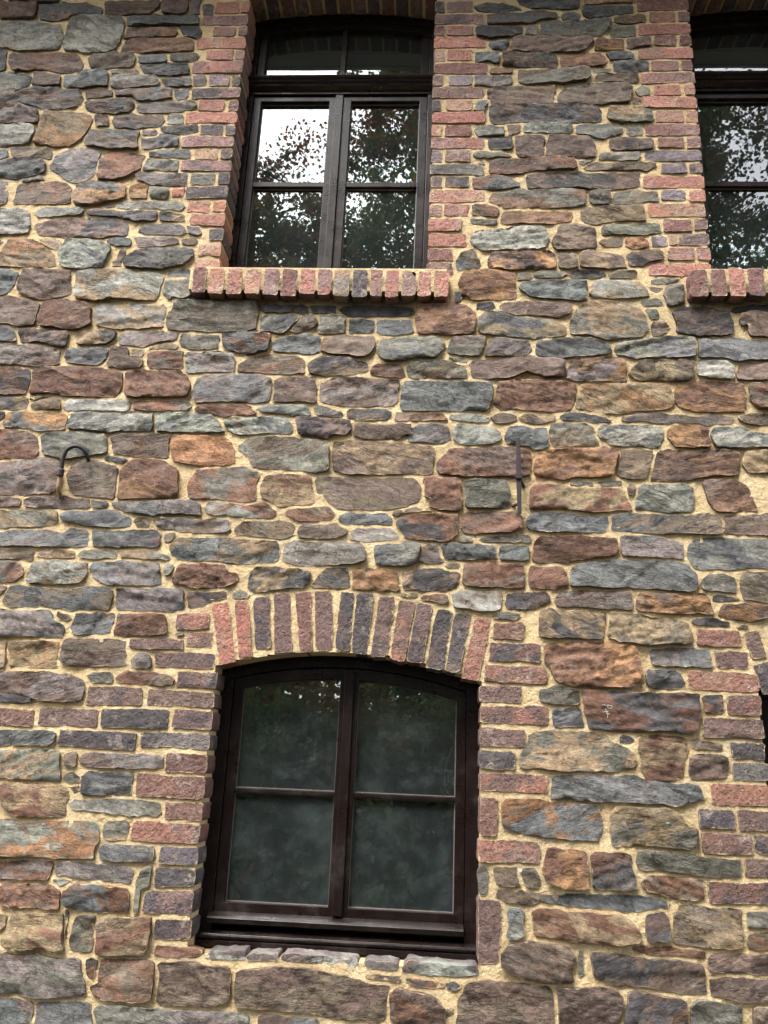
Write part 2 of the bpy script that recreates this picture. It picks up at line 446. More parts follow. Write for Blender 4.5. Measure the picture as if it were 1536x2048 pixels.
def block(P, seed, H, r, amp, step, ledge, tilt, back, rough, y0=0.0, corner=0.07, cut=1, grow=0.004, gid=None, chip=0.0, near_brick=False):
    P = np.asarray(P, float)
    rg = np.random.default_rng(seed)
    for _ in range(cut):
        P = chaikin(P, corner)
    P = resample(P, step * 1.05)
    n = normals(P)
    w = vnoise(P[:, 0] / 0.03, P[:, 1] / 0.03, seed) * 0.6 + vnoise(P[:, 0] / 0.012, P[:, 1] / 0.012, seed + 3) * 0.4
    if gid is not None:                          # widen the stone until its joints are as narrow as in the photograph
        near = (CLOUD[:, 0] > P[:, 0].min() - 0.05) & (CLOUD[:, 0] < P[:, 0].max() + 0.05) & (CLOUD[:, 1] > P[:, 1].min() - 0.05) & (CLOUD[:, 1] < P[:, 1].max() + 0.05) & (CLOUD_ID != gid)
        d = np.full(len(P), 0.05)
        if near.any():
            d = np.sqrt(((P[:, None, :] - CLOUD[near][None]) ** 2).sum(2)).min(1)
        gv = np.clip((d - 0.0145) * 0.5, -0.002, grow)
    else:
        gv = grow
    ed = np.roll(P, -1, 0) - P
    en = np.column_stack([ed[:, 1], -ed[:, 0]]) / np.maximum(np.hypot(*ed.T), 1e-9)[:, None]
    mit = np.clip(1 / np.maximum(np.abs((n * en).sum(1)), 0.4), 1, 1.6)     # corners stay corners
    P = P + n * (w * rough + gv * mit)[:, None]
    lo, hi = P.min(0), P.max(0)
    inner = P - normals(P) * (r * 0.55)
    gx, gz = np.meshgrid(np.arange(lo[0], hi[0], step), np.arange(lo[1], hi[1], step * 0.9))
    gx = gx + (np.arange(gx.shape[0]) % 2)[:, None] * step * 0.5
    G = np.column_stack([gx.ravel(), gz.ravel()]) + rg.uniform(-0.28, 0.28, (gx.size, 2)) * step
    cand = np.vstack([inner, G])
    D, ins = dist_poly(cand, P)
    keep = ins & (D > np.where(np.arange(len(cand)) < len(inner), r * 0.40, r * 0.55 + step * 0.45))
    pts = np.vstack([P, cand[keep]])
    nb = len(P)
    res = delaunay_2d_cdt([Vector(p) for p in pts], [(i, (i + 1) % nb) for i in range(nb)], [], 1, 1e-7)
    V2 = np.array([(v.x, v.y) for v in res[0]])
    F = [tuple(f) for f in res[2] if len(f) == 3]
    D, _ = dist_poly(V2, P)
    c = (lo + hi) / 2
    x, z = V2[:, 0], V2[:, 1]
    rv = r * (1 + chip * np.clip(vnoise(x / 0.028, z / 0.028, seed + 31) - 0.1, 0, 1) * 4)
    e0 = np.clip((1.05 if step > 0.012 else 0.98) + 0.55 * vnoise(x / 0.06, z / 0.06, seed + 47), 0.35, 1.0)
    h = H * (e0 + (1 - e0) * (1 - np.exp(-(D / rv) ** 1.3)))
    lift = 1.0
    if step < 0.012 or not near_brick:           # split faces: plates broken off along wavy lines
        k = rg.integers(1, 4)
        fac = np.zeros_like(x)
        for q in range(k):
            th = rg.normal(0, 0.45) if rg.random() < 0.7 else rg.uniform(0, math.pi)
            px, pz = rg.uniform(lo[0], hi[0]), rg.uniform(lo[1], hi[1])
            s = (z - pz) * math.cos(th) + (x - px) * math.sin(th) + 0.016 * fbm(x / 0.05, z / 0.05, seed + 60 + q, 3)
            am = rg.choice([-1, 1]) * rg.uniform(0.0015, 0.0045)
            fac += am * np.tanh(s / 0.0045) + rg.normal(0, 0.04) * np.where(s > 0, s, 0)
        h = h + lift * np.clip(fac, -0.009, 0.008) * min(1.0, (hi - lo).min() / 0.07)
    h = h + lift * (amp * fbm(x / 0.045 + seed, z / 0.022, seed, 4, 0.6) + tilt[0] * (x - c[0]) + tilt[1] * (z - c[1]))
    if ledge > 0:
        th = rg.normal(0.0, 0.22)
        sp = rg.uniform(0.022, 0.05)
        s = ((z - c[1]) * math.cos(th) + (x - c[0]) * math.sin(th)) / sp + 1.1 * fbm(x / 0.10, z / 0.07, seed + 9, 3) + rg.uniform(0, 1)
        fr = s - np.floor(s)
        if rg.random() < 0.7: fr = 1 - fr
        saw = np.where(fr < 0.80, fr / 0.80, (1 - fr) / 0.20)
        h = h + lift * ledge * (saw - 0.5)
    h = np.maximum(h, 0.0055) + 0.002
    edge = np.exp(-D / 0.006)
    nv = len(V2)
    # boundary edges, in the order of their faces, give the skirt
    cnt = {}
    for a, b, d in F:
        for e in ((a, b), (b, d), (d, a)):
            k = (min(e), max(e))
            cnt[k] = None if k in cnt else e
    rim = [e for e in cnt.values() if e]
    verts = np.column_stack([x, y0 - h, z])
    ids = sorted({i for e in rim for i in e})
    m = len(ids)
    fr_ = {i: nv + k for k, i in enumerate(ids)}          # the skirt has its own front rim, so the arris stays crisp
    mp = {i: nv + m + k for k, i in enumerate(ids)}
    bk = verts[ids].copy()
    bk[:, 1] = back
    verts = np.vstack([verts, verts[ids], bk])
    edge = np.concatenate([edge, np.full(m, 0.30), np.full(m, 0.30)])
    # world axes (x, -y, z): counter-clockwise in (x, z) faces -y
    faces = [f for f in F]
    for a, b in rim:
        faces.append((fr_[b], fr_[a], mp[a])); faces.append((fr_[b], mp[a], mp[b]))
    return verts, faces, edge

def mesh_from(name, parts, mat):
    """parts: list of (verts, faces, edge, ca, cb, seedvec)"""
    V, F, off = [], [], 0
    E, CA, CB, S = [], [], [], []
    for v, f, e, ca, cb, s in parts:
        V.append(v); F.append(np.asarray(f, np.int32) + off); off += len(v)
        E.append(e); CA.append(np.tile(ca, (len(v), 1))); CB.append(np.tile(cb, (len(v), 1))); S.append(np.tile(s, (len(v), 1)))
    V = np.vstack(V); F = np.vstack(F)
    me = bpy.data.meshes.new(name)
    me.vertices.add(len(V)); me.vertices.foreach_set('co', V.astype(np.float32).ravel())
    me.loops.add(F.size); me.loops.foreach_set('vertex_index', F.ravel())
    me.polygons.add(len(F))
    me.polygons.foreach_set('loop_start', np.arange(0, F.size, 3, dtype=np.int32))
    me.polygons.foreach_set('use_smooth', np.ones(len(F), bool))
    me.update(calc_edges=True)
    for nm, ty, dat, key in (('ca', 'FLOAT_COLOR', CA, 'color'), ('cb', 'FLOAT_COLOR', CB, 'color'), ('seed', 'FLOAT_VECTOR', S, 'vector')):
        a = me.attributes.new(nm, ty, 'POINT')
        a.data.foreach_set(key, np.vstack(dat).astype(np.float32).ravel())
    a = me.attributes.new('edge', 'FLOAT', 'POINT')
    a.data.foreach_set('value', np.concatenate(E).astype(np.float32))
    me.materials.append(mat)
    return me

def jit(c, rg, s=0.15):
    k = 1 + rg.normal(0, s)
    return tuple(min(0.9, max(0.005, c[i] * k * (1 + rg.normal(0, 0.02)))) for i in range(3)) + (1.0,)

def stone_part(code, P, seed, back=0.03, near=True, gid=None):
    rg = np.random.default_rng(seed * 7 + 1)
    P = np.asarray(P, float)
    size = P.max(0) - P.min(0)
    small = min(size)
    H = min(0.015, 0.004 + 0.10 * small) * rg.uniform(0.55, 1.5)
    rr = min(0.0042, 0.07 * small) * rg.uniform(0.7, 1.25)
    amp = min(0.006, 0.05 * small) * rg.uniform(0.4, 1.3)
    led = (rg.uniform(0.003, 0.008) if rg.random() < 0.6 else 0.0) * min(1.0, small / 0.07)
    tilt = (rg.normal(0, 0.025), rg.normal(0.0, 0.045))
    v, f, e = block(P, seed, H, rr, amp, 0.011 if near else 0.02, led, tilt, back, 0.0048, 0.0, 0.035, 1, 0.010 if gid is not None else 0.003, gid, 1.0)
    ca = jit(lin(*STONE[code[0]]), rg)
    cb = jit(lin(*STONE[code[-1]]), rg, 0.12 if len(code) > 1 else 0.22)
    return v, f, e, ca, cb, rg.uniform(-50, 50, 3)

def brick_part(code, P, seed, pal, back=0.03, y0=0.0, H=None, gid=None):
    rg = np.random.default_rng(seed * 13 + 5)
    H = rg.uniform(0.004, 0.011) if H is None else H
    v, f, e = block(P, seed, H, 0.0024, 0.0032, 0.014, 0.0, (rg.normal(0, 0.015), rg.normal(0, 0.03)), back, 0.0030, y0, 0.05, 1, 0.0035 if gid is not None else 0.0015, gid, 0.45 if y0 == 0 else 0.3, True)
    ca = jit(lin(*pal[code]), rg, 0.08)
    alt = rg.choice(list({'r': 'rmy', 'o': 'ory', 'm': 'mrk', 'd': 'dmk', 'k': 'kmv', 'y': 'yrg', 'v': 'vmk', 'g': 'gyk'}[code]))
    cb = jit(lin(*pal[alt]), rg, 0.14)
    return v, f, e, ca, cb, rg.uniform(-50, 50, 3)

# ------------------------------------------------------------------ traced outlines, millimetres on the wall
STONES = '''RP -2350,5374 -2179,5367 -2145,5358 -2158,5265 -2329,5258
D -2329,5490 -2057,5486 -2039,5371 -2300,5373
BP -2127,5353 -1897,5363 -1797,5326 -1794,5282 -1939,5275 -2046,5246 -2112,5265
PN -1771,5361 -1497,5371 -1494,5344 -1527,5310 -1531,5283 -1717,5281 -1775,5295
PV -1485,5472 -1346,5469 -1332,5316 -1348,5281 -1462,5283
NV -1330,5483 -1289,5491 -1269,5280 -1324,5281
GV -1263,5345 -1201,5345 -1197,5275 -1255,5276
LG -2513,5239 -2215,5253 -2114,5234 -2006,5215 -1982,5154 -1995,5064 -2082,5048 -2193,5049 -2253,5075 -2486,5103
LG -1937,5262 -1884,5279 -1682,5275 -1662,5233 -1666,5164 -1692,5053 -1723,5032 -1848,5042 -1951,5047 -1955,5115
B -1652,5259 -1626,5274 -1275,5271 -1265,5206 -1555,5206 -1638,5211
RP -1632,5189 -1386,5195 -1383,5139 -1641,5129
D -1351,5190 -1260,5193 -1249,5129 -1264,5112 -1336,5143
R -1606,5124 -1313,5126 -1277,5108 -1277,5041 -1465,5034 -1655,5036
D -2381,5059 -2258,5045 -2253,4923 -2354,4915
PR -2241,5028 -2081,5040 -1887,5034 -1849,4962 -1848,4911 -1895,4908 -2096,4930 -2190,4918 -2218,4956 -2239,4999
PN -1805,4986 -1790,5024 -1579,5027 -1573,5001 -1594,4934 -1791,4936
B -1557,5009 -1416,5021 -1410,4975 -1469,4958 -1544,4967
BN -1388,5016 -1262,5028 -1248,4969 -1336,4970 -1388,4987
BD -1542,4947 -1294,4953 -1281,4899 -1359,4883 -1515,4901
GB -2461,4908 -2174,4901 -2090,4876 -2110,4810 -2239,4773 -2453,4866
P -2086,4909 -2040,4917 -1952,4883 -1943,4829 -2022,4813 -2083,4830
BD -1918,4883 -1841,4907 -1795,4919 -1705,4906 -1699,4820 -1825,4808 -1920,4813
PN -1686,4919 -1545,4922 -1542,4897 -1683,4898
VL -1682,4885 -1582,4897 -1452,4880 -1428,4842 -1439,4826 -1603,4807 -1672,4815
VD -1416,4859 -1351,4871 -1271,4874 -1258,4817 -1384,4814
V -1258,4870 -1192,4878 -1186,4825 -1252,4821
BP -2234,4745 -2115,4801 -1973,4805 -1836,4788 -1812,4763 -1810,4706 -1899,4682 -1966,4679 -2098,4707 -2223,4724
RN -1802,4787 -1751,4803 -1669,4795 -1667,4758 -1788,4742
PB -1639,4774 -1529,4798 -1362,4797 -1348,4736 -1446,4725 -1505,4721 -1556,4749 -1637,4758
B -1342,4793 -1281,4789 -1283,4740 -1321,4732 -1341,4760
PD -1798,4718 -1720,4734 -1561,4737 -1542,4697 -1563,4657 -1667,4645 -1763,4662
NV -1516,4705 -1472,4721 -1241,4724 -1218,4696 -1248,4668 -1332,4660 -1516,4653
VP -2368,4696 -2137,4695 -2031,4667 -2019,4594 -2205,4587 -2353,4620
TO -1975,4654 -1754,4646 -1749,4618 -1761,4523 -1831,4460 -1915,4452 -2011,4456 -2000,4523
VP -1719,4633 -1660,4641 -1658,4578 -1710,4578
PD -1635,4601 -1612,4629 -1515,4645 -1388,4632 -1375,4608 -1406,4565 -1536,4554 -1616,4566
L -1354,4624 -1330,4640 -1280,4632 -1275,4588 -1353,4589
GD -1379,4561 -1309,4573 -1199,4576 -1194,4537 -1263,4518 -1370,4538
LV -2313,4555 -2135,4575 -2040,4567 -2021,4531 -2048,4460 -2179,4449 -2302,4500
NB -1750,4515 -1731,4542 -1620,4546 -1488,4538 -1495,4491 -1487,4436 -1597,4433 -1731,4452 -1751,4476
V -1476,4550 -1411,4549 -1406,4514 -1473,4522
BV -1476,4499 -1410,4491 -1380,4514 -1295,4506 -1295,4452 -1390,4440 -1469,4444
NP -2128,4441 -1947,4445 -1909,4398 -1909,4379 -2001,4379 -2099,4375
B -2231,4429 -2145,4425 -2142,4390 -2220,4371
VB -1898,4390 -1806,4429 -1688,4425 -1673,4390 -1682,4298 -1715,4260 -1795,4238 -1842,4283 -1901,4325
RP -1660,4367 -1607,4409 -1549,4413 -1446,4390 -1455,4337 -1482,4299 -1542,4268 -1604,4253 -1654,4260
B -1421,4402 -1357,4433 -1227,4421 -1225,4383 -1338,4383
VL -1439,4363 -1272,4371 -1271,4303 -1439,4314
VB -2229,4348 -2033,4375 -1947,4367 -1938,4298 -2034,4264 -2215,4271
VP -1470,4284 -1373,4299 -1221,4284 -1216,4216 -1382,4220 -1457,4257
B -2034,4245 -1944,4271 -1928,4252 -2009,4233
V -2166,4252 -2110,4237 -2099,4124 -2139,4109
G -1392,4201 -1324,4212 -1301,4186 -1316,4149 -1380,4156
O -1497,4201 -1434,4227 -1406,4208 -1411,4149 -1491,4156
B 146,5309 202,5330 295,5327 390,5293 347,5276 189,5278
PB 209,5261 268,5276 556,5274 561,5231 470,5215 386,5204 216,5200
BD 321,5491 672,5485 674,5302 556,5299 452,5309 387,5336
B 594,5248 627,5264 682,5255 678,5225 594,5222
D 161,5164 223,5180 395,5178 395,5141 346,5125 242,5105 164,5114
V 408,5170 470,5178 463,5125 404,5128
BG 490,5215 568,5214 829,5215 824,5169 765,5124 546,5122 479,5140
B 220,5064 242,5092 314,5100 323,5075 294,5030 236,5051
PN 346,5091 372,5116 578,5118 745,5100 705,5047 672,5014 480,5012 326,5021
RO 757,5095 892,5102 888,5028 755,5030
B 155,5019 275,5014 275,4956 153,4958
GP 288,5010 550,5003 555,4922 409,4923 294,4936
R 585,4999 767,5001 797,4972 786,4924 587,4926
NR 233,4912 342,4923 339,4883 237,4884
NG 377,4907 574,4906 688,4917 722,4888 698,4837 572,4826 402,4811 377,4847
BV 154,4864 243,4876 339,4875 332,4811 154,4808
PN 218,4776 269,4804 477,4806 544,4810 539,4711 495,4704 420,4708 243,4705 224,4736
PN 558,4750 635,4813 760,4820 886,4824 918,4780 899,4698 756,4703 570,4711 554,4727
NB 149,4654 180,4717 218,4717 206,4650
PB 225,4678 294,4685 488,4688 544,4680 694,4683 761,4648 758,4587 567,4591 381,4595 294,4580 250,4588
GB 163,4546 194,4569 300,4565 300,4511 176,4504
N 312,4576 375,4580 377,4534 325,4511
LB 393,4557 418,4584 623,4591 628,4534 393,4534
BG 641,4564 678,4579 814,4583 861,4552 848,4518 767,4499 646,4526
BD 225,4489 337,4496 340,4436 232,4432
P 349,4504 405,4515 479,4503 491,4496 483,4383 373,4383 352,4443
P 497,4458 522,4507 694,4503 723,4435 727,4391 654,4379 490,4383
G 149,4405 244,4420 330,4398 330,4387 195,4379 152,4398
G 177,4357 201,4368 208,4346 183,4342
RP 238,4346 257,4372 441,4379 630,4379 638,4346 628,4309 501,4313 293,4294 235,4294
G 653,4361 720,4372 671,4346
PD 412,4287 561,4302 928,4295 928,4229 799,4207 559,4218 414,4210
RB 153,4235 147,4264 238,4272 293,4264 372,4221 318,4206 154,4206
BD 696,5297 816,5308 946,5311 947,5264 814,5249 723,5238 698,5259
T 709,5415 951,5411 940,5328 713,5327
G 831,5173 952,5176 952,5114 828,5111
NR 846,5236 892,5256 1000,5242 1005,5201 876,5194
PN 910,5094 1012,5105 1022,5048 905,5041
B 805,5005 856,5017 925,5008 927,4967 822,4964
BD 837,4948 929,4959 1004,4942 995,4898 938,4887 832,4896
G 732,4912 827,4912 819,4892 738,4892
NP 742,4836 762,4876 950,4875 948,4831 798,4832
G 939,4772 965,4803 995,4780 1000,4748 950,4741
GT 803,4633 811,4679 916,4686 1002,4667 1003,4586 875,4583 802,4594
G 877,4563 899,4575 954,4575 954,4510 896,4510
DP 807,4488 847,4499 992,4495 998,4435 965,4424 804,4428
G 745,4391 782,4409 934,4417 928,4365 757,4368
N 676,4324 702,4353 985,4357 1002,4339 959,4317 766,4309 682,4309
NG 806,4179 893,4193 1000,4190 1003,4144 804,4121
DP -1918,3987 -1885,4002 -1813,4028 -1653,4021 -1547,4029 -1484,4008 -1481,3943 -1602,3931 -1817,3937 -1895,3947
DP -1673,4069 -1534,4072 -1341,4075 -1339,4030 -1439,4026 -1561,4044 -1665,4058
NR -2043,4224 -1944,4234 -1807,4230 -1784,4183 -1791,4127 -1937,4119 -2051,4122
OB -1758,4146 -1744,4198 -1710,4225 -1634,4236 -1515,4214 -1505,4162 -1567,4128 -1667,4113 -1744,4113
N -1603,4109 -1560,4121 -1557,4102 -1595,4098
L -1536,4110 -1503,4125 -1256,4122 -1213,4107 -1232,4085 -1409,4088 -1530,4091
L -2276,4069 -2020,4074 -1975,4060 -1957,3990 -1967,3957 -2029,3946 -2252,3945
L -1925,4067 -1892,4079 -1725,4074 -1710,4061 -1746,4046 -1912,4048
TD -1334,4063 -1281,4071 -1216,4049 -1219,4027 -1329,4023
V -1412,3968 -1385,3997 -1285,4001 -1196,3988 -1179,3952 -1279,3948 -1385,3950
V -1190,3988 -1134,3988 -1129,3949 -1179,3945
B -1561,3910 -1513,3924 -1455,3911 -1458,3886 -1552,3888
VN -1422,3925 -1295,3930 -1219,3916 -1217,3898 -1408,3886
N -1213,3916 -1145,3923 -1139,3899 -1204,3898
P -2194,3902 -2061,3897 -2191,3887
TO -2043,3903 -1984,3910 -1893,3900 -1828,3847 -1802,3805 -1804,3776 -1897,3772 -2054,3771 -2221,3801 -2052,3831
T -1896,3915 -1826,3915 -1784,3890 -1805,3862 -1830,3861 -1886,3893
LB -1775,3833 -1749,3905 -1668,3909 -1551,3885 -1540,3871 -1565,3807 -1566,3768 -1663,3758 -1746,3770 -1773,3798
N -1515,3786 -1497,3807 -1486,3864 -1473,3864 -1475,3808 -1483,3776
GD -1473,3794 -1442,3815 -1390,3844 -1317,3855 -1238,3866 -1150,3860 -1144,3831 -1185,3782 -1268,3760 -1367,3766 -1455,3776
B -2149,3738 -2010,3739 -1966,3722 -1992,3642 -2025,3614 -2125,3613
P -1944,3705 -1929,3740 -1797,3734 -1721,3732 -1701,3625 -1775,3603 -1835,3592 -1918,3608 -1943,3643
LT -1672,3632 -1665,3725 -1610,3736 -1513,3748 -1269,3719 -1270,3677 -1297,3598 -1357,3598 -1499,3606 -1570,3588 -1658,3601
B -1248,3747 -1132,3751 -1131,3717 -1247,3716
GL -1262,3664 -1248,3698 -1145,3699 -1129,3672 -1129,3617 -1158,3603 -1215,3623 -1231,3609 -1259,3636
P -2119,3589 -1946,3591 -1836,3565 -1837,3480 -1849,3460 -1909,3456 -2098,3477
R -1815,3477 -1806,3565 -1710,3580 -1621,3561 -1588,3544 -1577,3470 -1627,3443 -1699,3439 -1805,3450
LT -1563,3544 -1542,3565 -1442,3546 -1402,3563 -1340,3557 -1249,3558 -1245,3521 -1249,3461 -1356,3447 -1446,3445 -1539,3464 -1562,3497
BD -2023,3441 -1956,3442 -1923,3412 -1916,3376 -2012,3381
PD -1902,3416 -1850,3430 -1746,3428 -1676,3409 -1685,3353 -1734,3355 -1816,3377 -1887,3366
TD -1633,3403 -1599,3420 -1449,3425 -1457,3396 -1495,3369 -1614,3360
VP -1433,3399 -1413,3426 -1311,3427 -1167,3423 -1165,3403 -1263,3375 -1319,3352 -1423,3370
VP -2078,3343 -1884,3350 -1768,3341 -1705,3323 -1698,3264 -1807,3253 -2061,3258
BD -1661,3297 -1646,3330 -1587,3338 -1473,3339 -1478,3294 -1517,3270 -1600,3272 -1650,3281
P -1467,3340 -1383,3341 -1372,3302 -1311,3290 -1317,3245 -1407,3250 -1461,3255 -1468,3307
N -1371,3335 -1317,3335 -1319,3303 -1367,3305
PR -1292,3323 -1264,3336 -1133,3335 -1124,3254 -1182,3247 -1276,3245
N -1289,3346 -1225,3363 -1160,3361 -1164,3348 -1264,3343
LV -1123,3312 -1106,3322 -906,3322 -895,3242 -1009,3244 -1102,3232
G -1155,3410 -1152,3384 -1146,3358 -1086,3349 -1021,3353 -986,3360 -973,3399 -980,3416 -1057,3411 -1141,3420
GN -1222,3495 -1191,3536 -1190,3576 -1069,3581 -824,3584 -808,3540 -812,3454 -917,3436 -1036,3438 -1210,3445
D -804,3567 -674,3576 -584,3570 -582,3537 -748,3538 -800,3547
D -578,3570 -525,3561 -454,3572 -455,3538 -565,3540
GD -798,3501 -747,3521 -640,3523 -626,3496 -669,3436 -739,3432 -790,3438
N -636,3470 -569,3517 -532,3491 -542,3471 -622,3437 -657,3437
G -524,3514 -469,3522 -421,3506 -418,3447 -458,3436 -525,3435
D -447,3555 -378,3569 -242,3571 -107,3559 -112,3529 -240,3521 -375,3523
B -385,3496 -356,3503 -277,3501 -275,3442 -382,3437
B -272,3501 -216,3505 -117,3503 -110,3451 -156,3437 -269,3442
RB -956,3413 -915,3420 -744,3422 -743,3399 -761,3338 -836,3330 -925,3341 -956,3380
B -732,3383 -678,3400 -591,3418 -521,3412 -513,3341 -632,3336 -715,3345
PN -510,3374 -497,3410 -282,3416 -269,3384 -301,3332 -342,3325 -440,3330 -510,3341
RN -872,3271 -827,3291 -777,3318 -625,3320 -582,3289 -584,3235 -712,3239 -805,3247 -869,3240
TD -561,3270 -508,3300 -387,3308 -311,3281 -304,3256 -405,3229 -549,3232
BT 189,3514 223,3537 298,3545 332,3516 384,3513 509,3511 565,3473 559,3441 508,3431 394,3426 309,3437 241,3443 186,3455
RP -283,3243 -253,3275 -162,3286 -139,3265 -126,3224 -228,3225
GN -133,3265 -88,3291 77,3297 134,3276 129,3232 33,3227 -120,3224
GB -257,3358 -247,3394 -149,3411 -17,3417 41,3382 -4,3330 -101,3322 -180,3302 -226,3308
PG 55,3382 75,3405 138,3416 206,3417 212,3366 184,3336 110,3329 59,3344
NV 215,3366 241,3404 337,3409 400,3403 416,3369 365,3336 213,3331
G 59,3322 122,3329 133,3304 82,3300
P 145,3288 184,3311 337,3320 500,3319 556,3295 549,3239 476,3238 393,3267 309,3228 168,3235
BD 439,3369 457,3411 564,3416 677,3420 754,3380 759,3361 674,3341 450,3337
GR 229,4139 256,4182 341,4193 606,4198 672,4187 664,4119 521,4108 401,4114 305,4110
NR 145,4067 154,4110 220,4114 272,4092 272,4053 203,4053
G 149,4038 197,4046 266,4032 263,4018 155,4021
R 281,4057 299,4075 603,4073 596,4027 430,4019 281,4021
L 147,3925 173,3964 310,3979 376,3997 477,3991 497,3949 487,3900 452,3879 310,3875 210,3874 168,3898
N 523,3914 547,3963 560,4005 667,4009 707,3985 707,3895 616,3880 540,3870
NB 83,3814 115,3849 156,3860 181,3801 175,3777 92,3773
OP 234,3815 251,3853 340,3851 428,3862 516,3859 527,3825 523,3777 427,3780 327,3769 269,3782 234,3781
OR 100,3692 128,3753 222,3757 345,3742 341,3621 199,3616 106,3632
D 83,3651 100,3655 121,3632 101,3608 83,3611
N 360,3748 415,3759 421,3729 397,3715 362,3718
BD 368,3675 385,3702 455,3709 559,3703 617,3717 663,3708 663,3618 540,3620 425,3635
G 432,3739 473,3763 561,3764 589,3744 560,3737
D 182,3579 205,3593 246,3597 246,3577 211,3567
P 281,3574 304,3597 425,3602 591,3594 579,3551 533,3535 395,3539 309,3548
R -95,3523 -67,3570 26,3581 125,3565 171,3527 166,3448 97,3438 17,3443 -81,3445
TP 832,3256 885,3307 985,3318 1034,3316 1106,3314 1102,3261 1084,3230 881,3226
G 693,4169 726,4191 789,4188 783,4120 712,4119
TN 657,4091 694,4105 925,4113 940,4057 939,4035 815,4028 667,4016
G 752,4006 826,4014 1002,4011 1005,3973 941,3962 753,3958
RN 746,3923 782,3940 840,3937 838,3896 752,3909
RO 846,3937 951,3931 949,3904 913,3883 847,3896
N 551,3852 627,3850 631,3785 550,3777
PT 636,3846 703,3861 755,3854 830,3834 845,3790 758,3779 637,3785
PD 857,3848 913,3866 1005,3866 1003,3826 909,3801 860,3801
GD 584,3747 631,3765 741,3766 757,3746 699,3735 595,3734
N 763,3746 816,3766 884,3760 883,3737 774,3732
G 956,3714 986,3728 1077,3729 1065,3715 973,3701
TL 677,3671 721,3708 825,3713 893,3700 937,3667 935,3641 901,3637 798,3633 713,3632 676,3645
N 943,3684 1006,3681 982,3665 948,3668
G 1009,3682 1075,3699 1091,3676 1082,3630 1092,3610 1018,3593 1006,3629
G 906,3618 991,3622 993,3599 916,3592
GT 625,3559 666,3595 740,3606 820,3594 875,3562 908,3543 916,3478 891,3439 829,3435 762,3428 689,3437 599,3455 589,3480
G 921,3575 966,3573 969,3524 946,3524
N 951,3504 985,3518 1011,3480 970,3441 948,3447
PD 1044,3557 1078,3574 1169,3582 1218,3566 1267,3547 1285,3496 1277,3461 1220,3444 1137,3443 1055,3467 1062,3500
D 1297,3577 1382,3594 1503,3596 1501,3570 1313,3561
P 1328,3548 1368,3562 1587,3564 1574,3446 1364,3443 1364,3510 1330,3506
BG 782,3374 817,3407 890,3408 969,3428 1113,3427 1125,3399 1108,3348 1019,3337 836,3340 792,3356
B 1135,3418 1219,3428 1503,3426 1494,3335 1294,3332 1141,3342
VO 572,3270 607,3312 741,3323 816,3321 812,3231 710,3223 571,3227
L 1122,3311 1172,3321 1249,3322 1269,3295 1264,3239 1221,3238 1130,3261
P 1291,3240 1312,3295 1358,3315 1485,3311 1478,3237 1339,3231
PV -1975,2776 -1796,2786 -1682,2795 -1617,2784 -1599,2731 -1614,2660 -1628,2642 -1730,2640 -1947,2634
RD -2068,3237 -1877,3237 -1823,3225 -1814,3170 -1822,3113 -1882,3102 -2042,3103
R -1789,3216 -1768,3232 -1619,3235 -1433,3225 -1396,3216 -1393,3153 -1416,3108 -1527,3103 -1647,3116 -1798,3113
R -1375,3217 -1345,3230 -1132,3227 -1101,3212 -1086,3158 -1095,3111 -1252,3108 -1357,3103
TD -2080,3086 -1870,3099 -1803,3091 -1801,3044 -1882,3036 -2070,3039
NT -1793,3054 -1748,3083 -1673,3090 -1648,3066 -1650,3041 -1764,3035
G -1800,3091 -1752,3107 -1716,3101 -1772,3085
L -1642,3066 -1606,3082 -1478,3088 -1343,3087 -1334,3063 -1353,3034 -1447,3035 -1636,3047
RG -1330,3075 -1278,3085 -1104,3089 -1070,3071 -1082,3043 -1226,3040 -1323,3047
D -2078,3017 -1895,3023 -1899,2998 -2059,2951
OB -1889,2961 -1878,3014 -1809,3022 -1679,3025 -1617,3004 -1614,2948 -1736,2943 -1831,2947 -1884,2949
LB -1609,2967 -1582,3005 -1538,3021 -1386,3021 -1229,3021 -1219,2981 -1237,2944 -1352,2945 -1491,2942 -1597,2952
BL -1212,2994 -1206,3019 -1155,3029 -971,3029 -926,2981 -917,2951 -1030,2939 -1196,2942
PR -2006,2915 -1864,2937 -1788,2936 -1728,2897 -1714,2848 -1732,2815 -1829,2807 -1985,2806
GD -1712,2903 -1680,2922 -1570,2928 -1442,2921 -1427,2897 -1419,2843 -1475,2836 -1598,2812 -1682,2831
P -1391,2910 -1367,2926 -1149,2928 -1142,2873 -1143,2831 -1246,2835 -1354,2833 -1380,2856
O -1139,2873 -1119,2922 -1074,2929 -914,2924 -884,2903 -860,2862 -860,2808 -980,2793 -1107,2817
D -1414,2813 -1398,2820 -1317,2812 -1343,2797 -1389,2796
PN -1562,2732 -1549,2792 -1481,2800 -1370,2784 -1351,2767 -1348,2708 -1349,2638 -1433,2633 -1526,2645 -1549,2685
RO -1337,2632 -1340,2755 -1298,2798 -1220,2809 -1150,2795 -1095,2761 -1090,2697 -1075,2645 -1191,2633
P -1991,2624 -1785,2629 -1755,2618 -1761,2592 -1983,2586
PV -1733,2610 -1695,2635 -1570,2635 -1455,2629 -1444,2592 -1608,2590 -1721,2587
V -1450,2629 -1374,2614 -1388,2596 -1439,2595
VB -1354,2608 -1330,2621 -1162,2625 -1108,2635 -996,2632 -971,2613 -966,2564 -1055,2570 -1155,2568 -1292,2587
TG -1922,2553 -1729,2567 -1592,2565 -1586,2525 -1617,2509 -1706,2501 -1911,2496
B -1562,2551 -1514,2567 -1334,2572 -1274,2542 -1265,2513 -1370,2505 -1473,2525 -1554,2537
N -1238,2540 -1191,2541 -1187,2513 -1232,2514
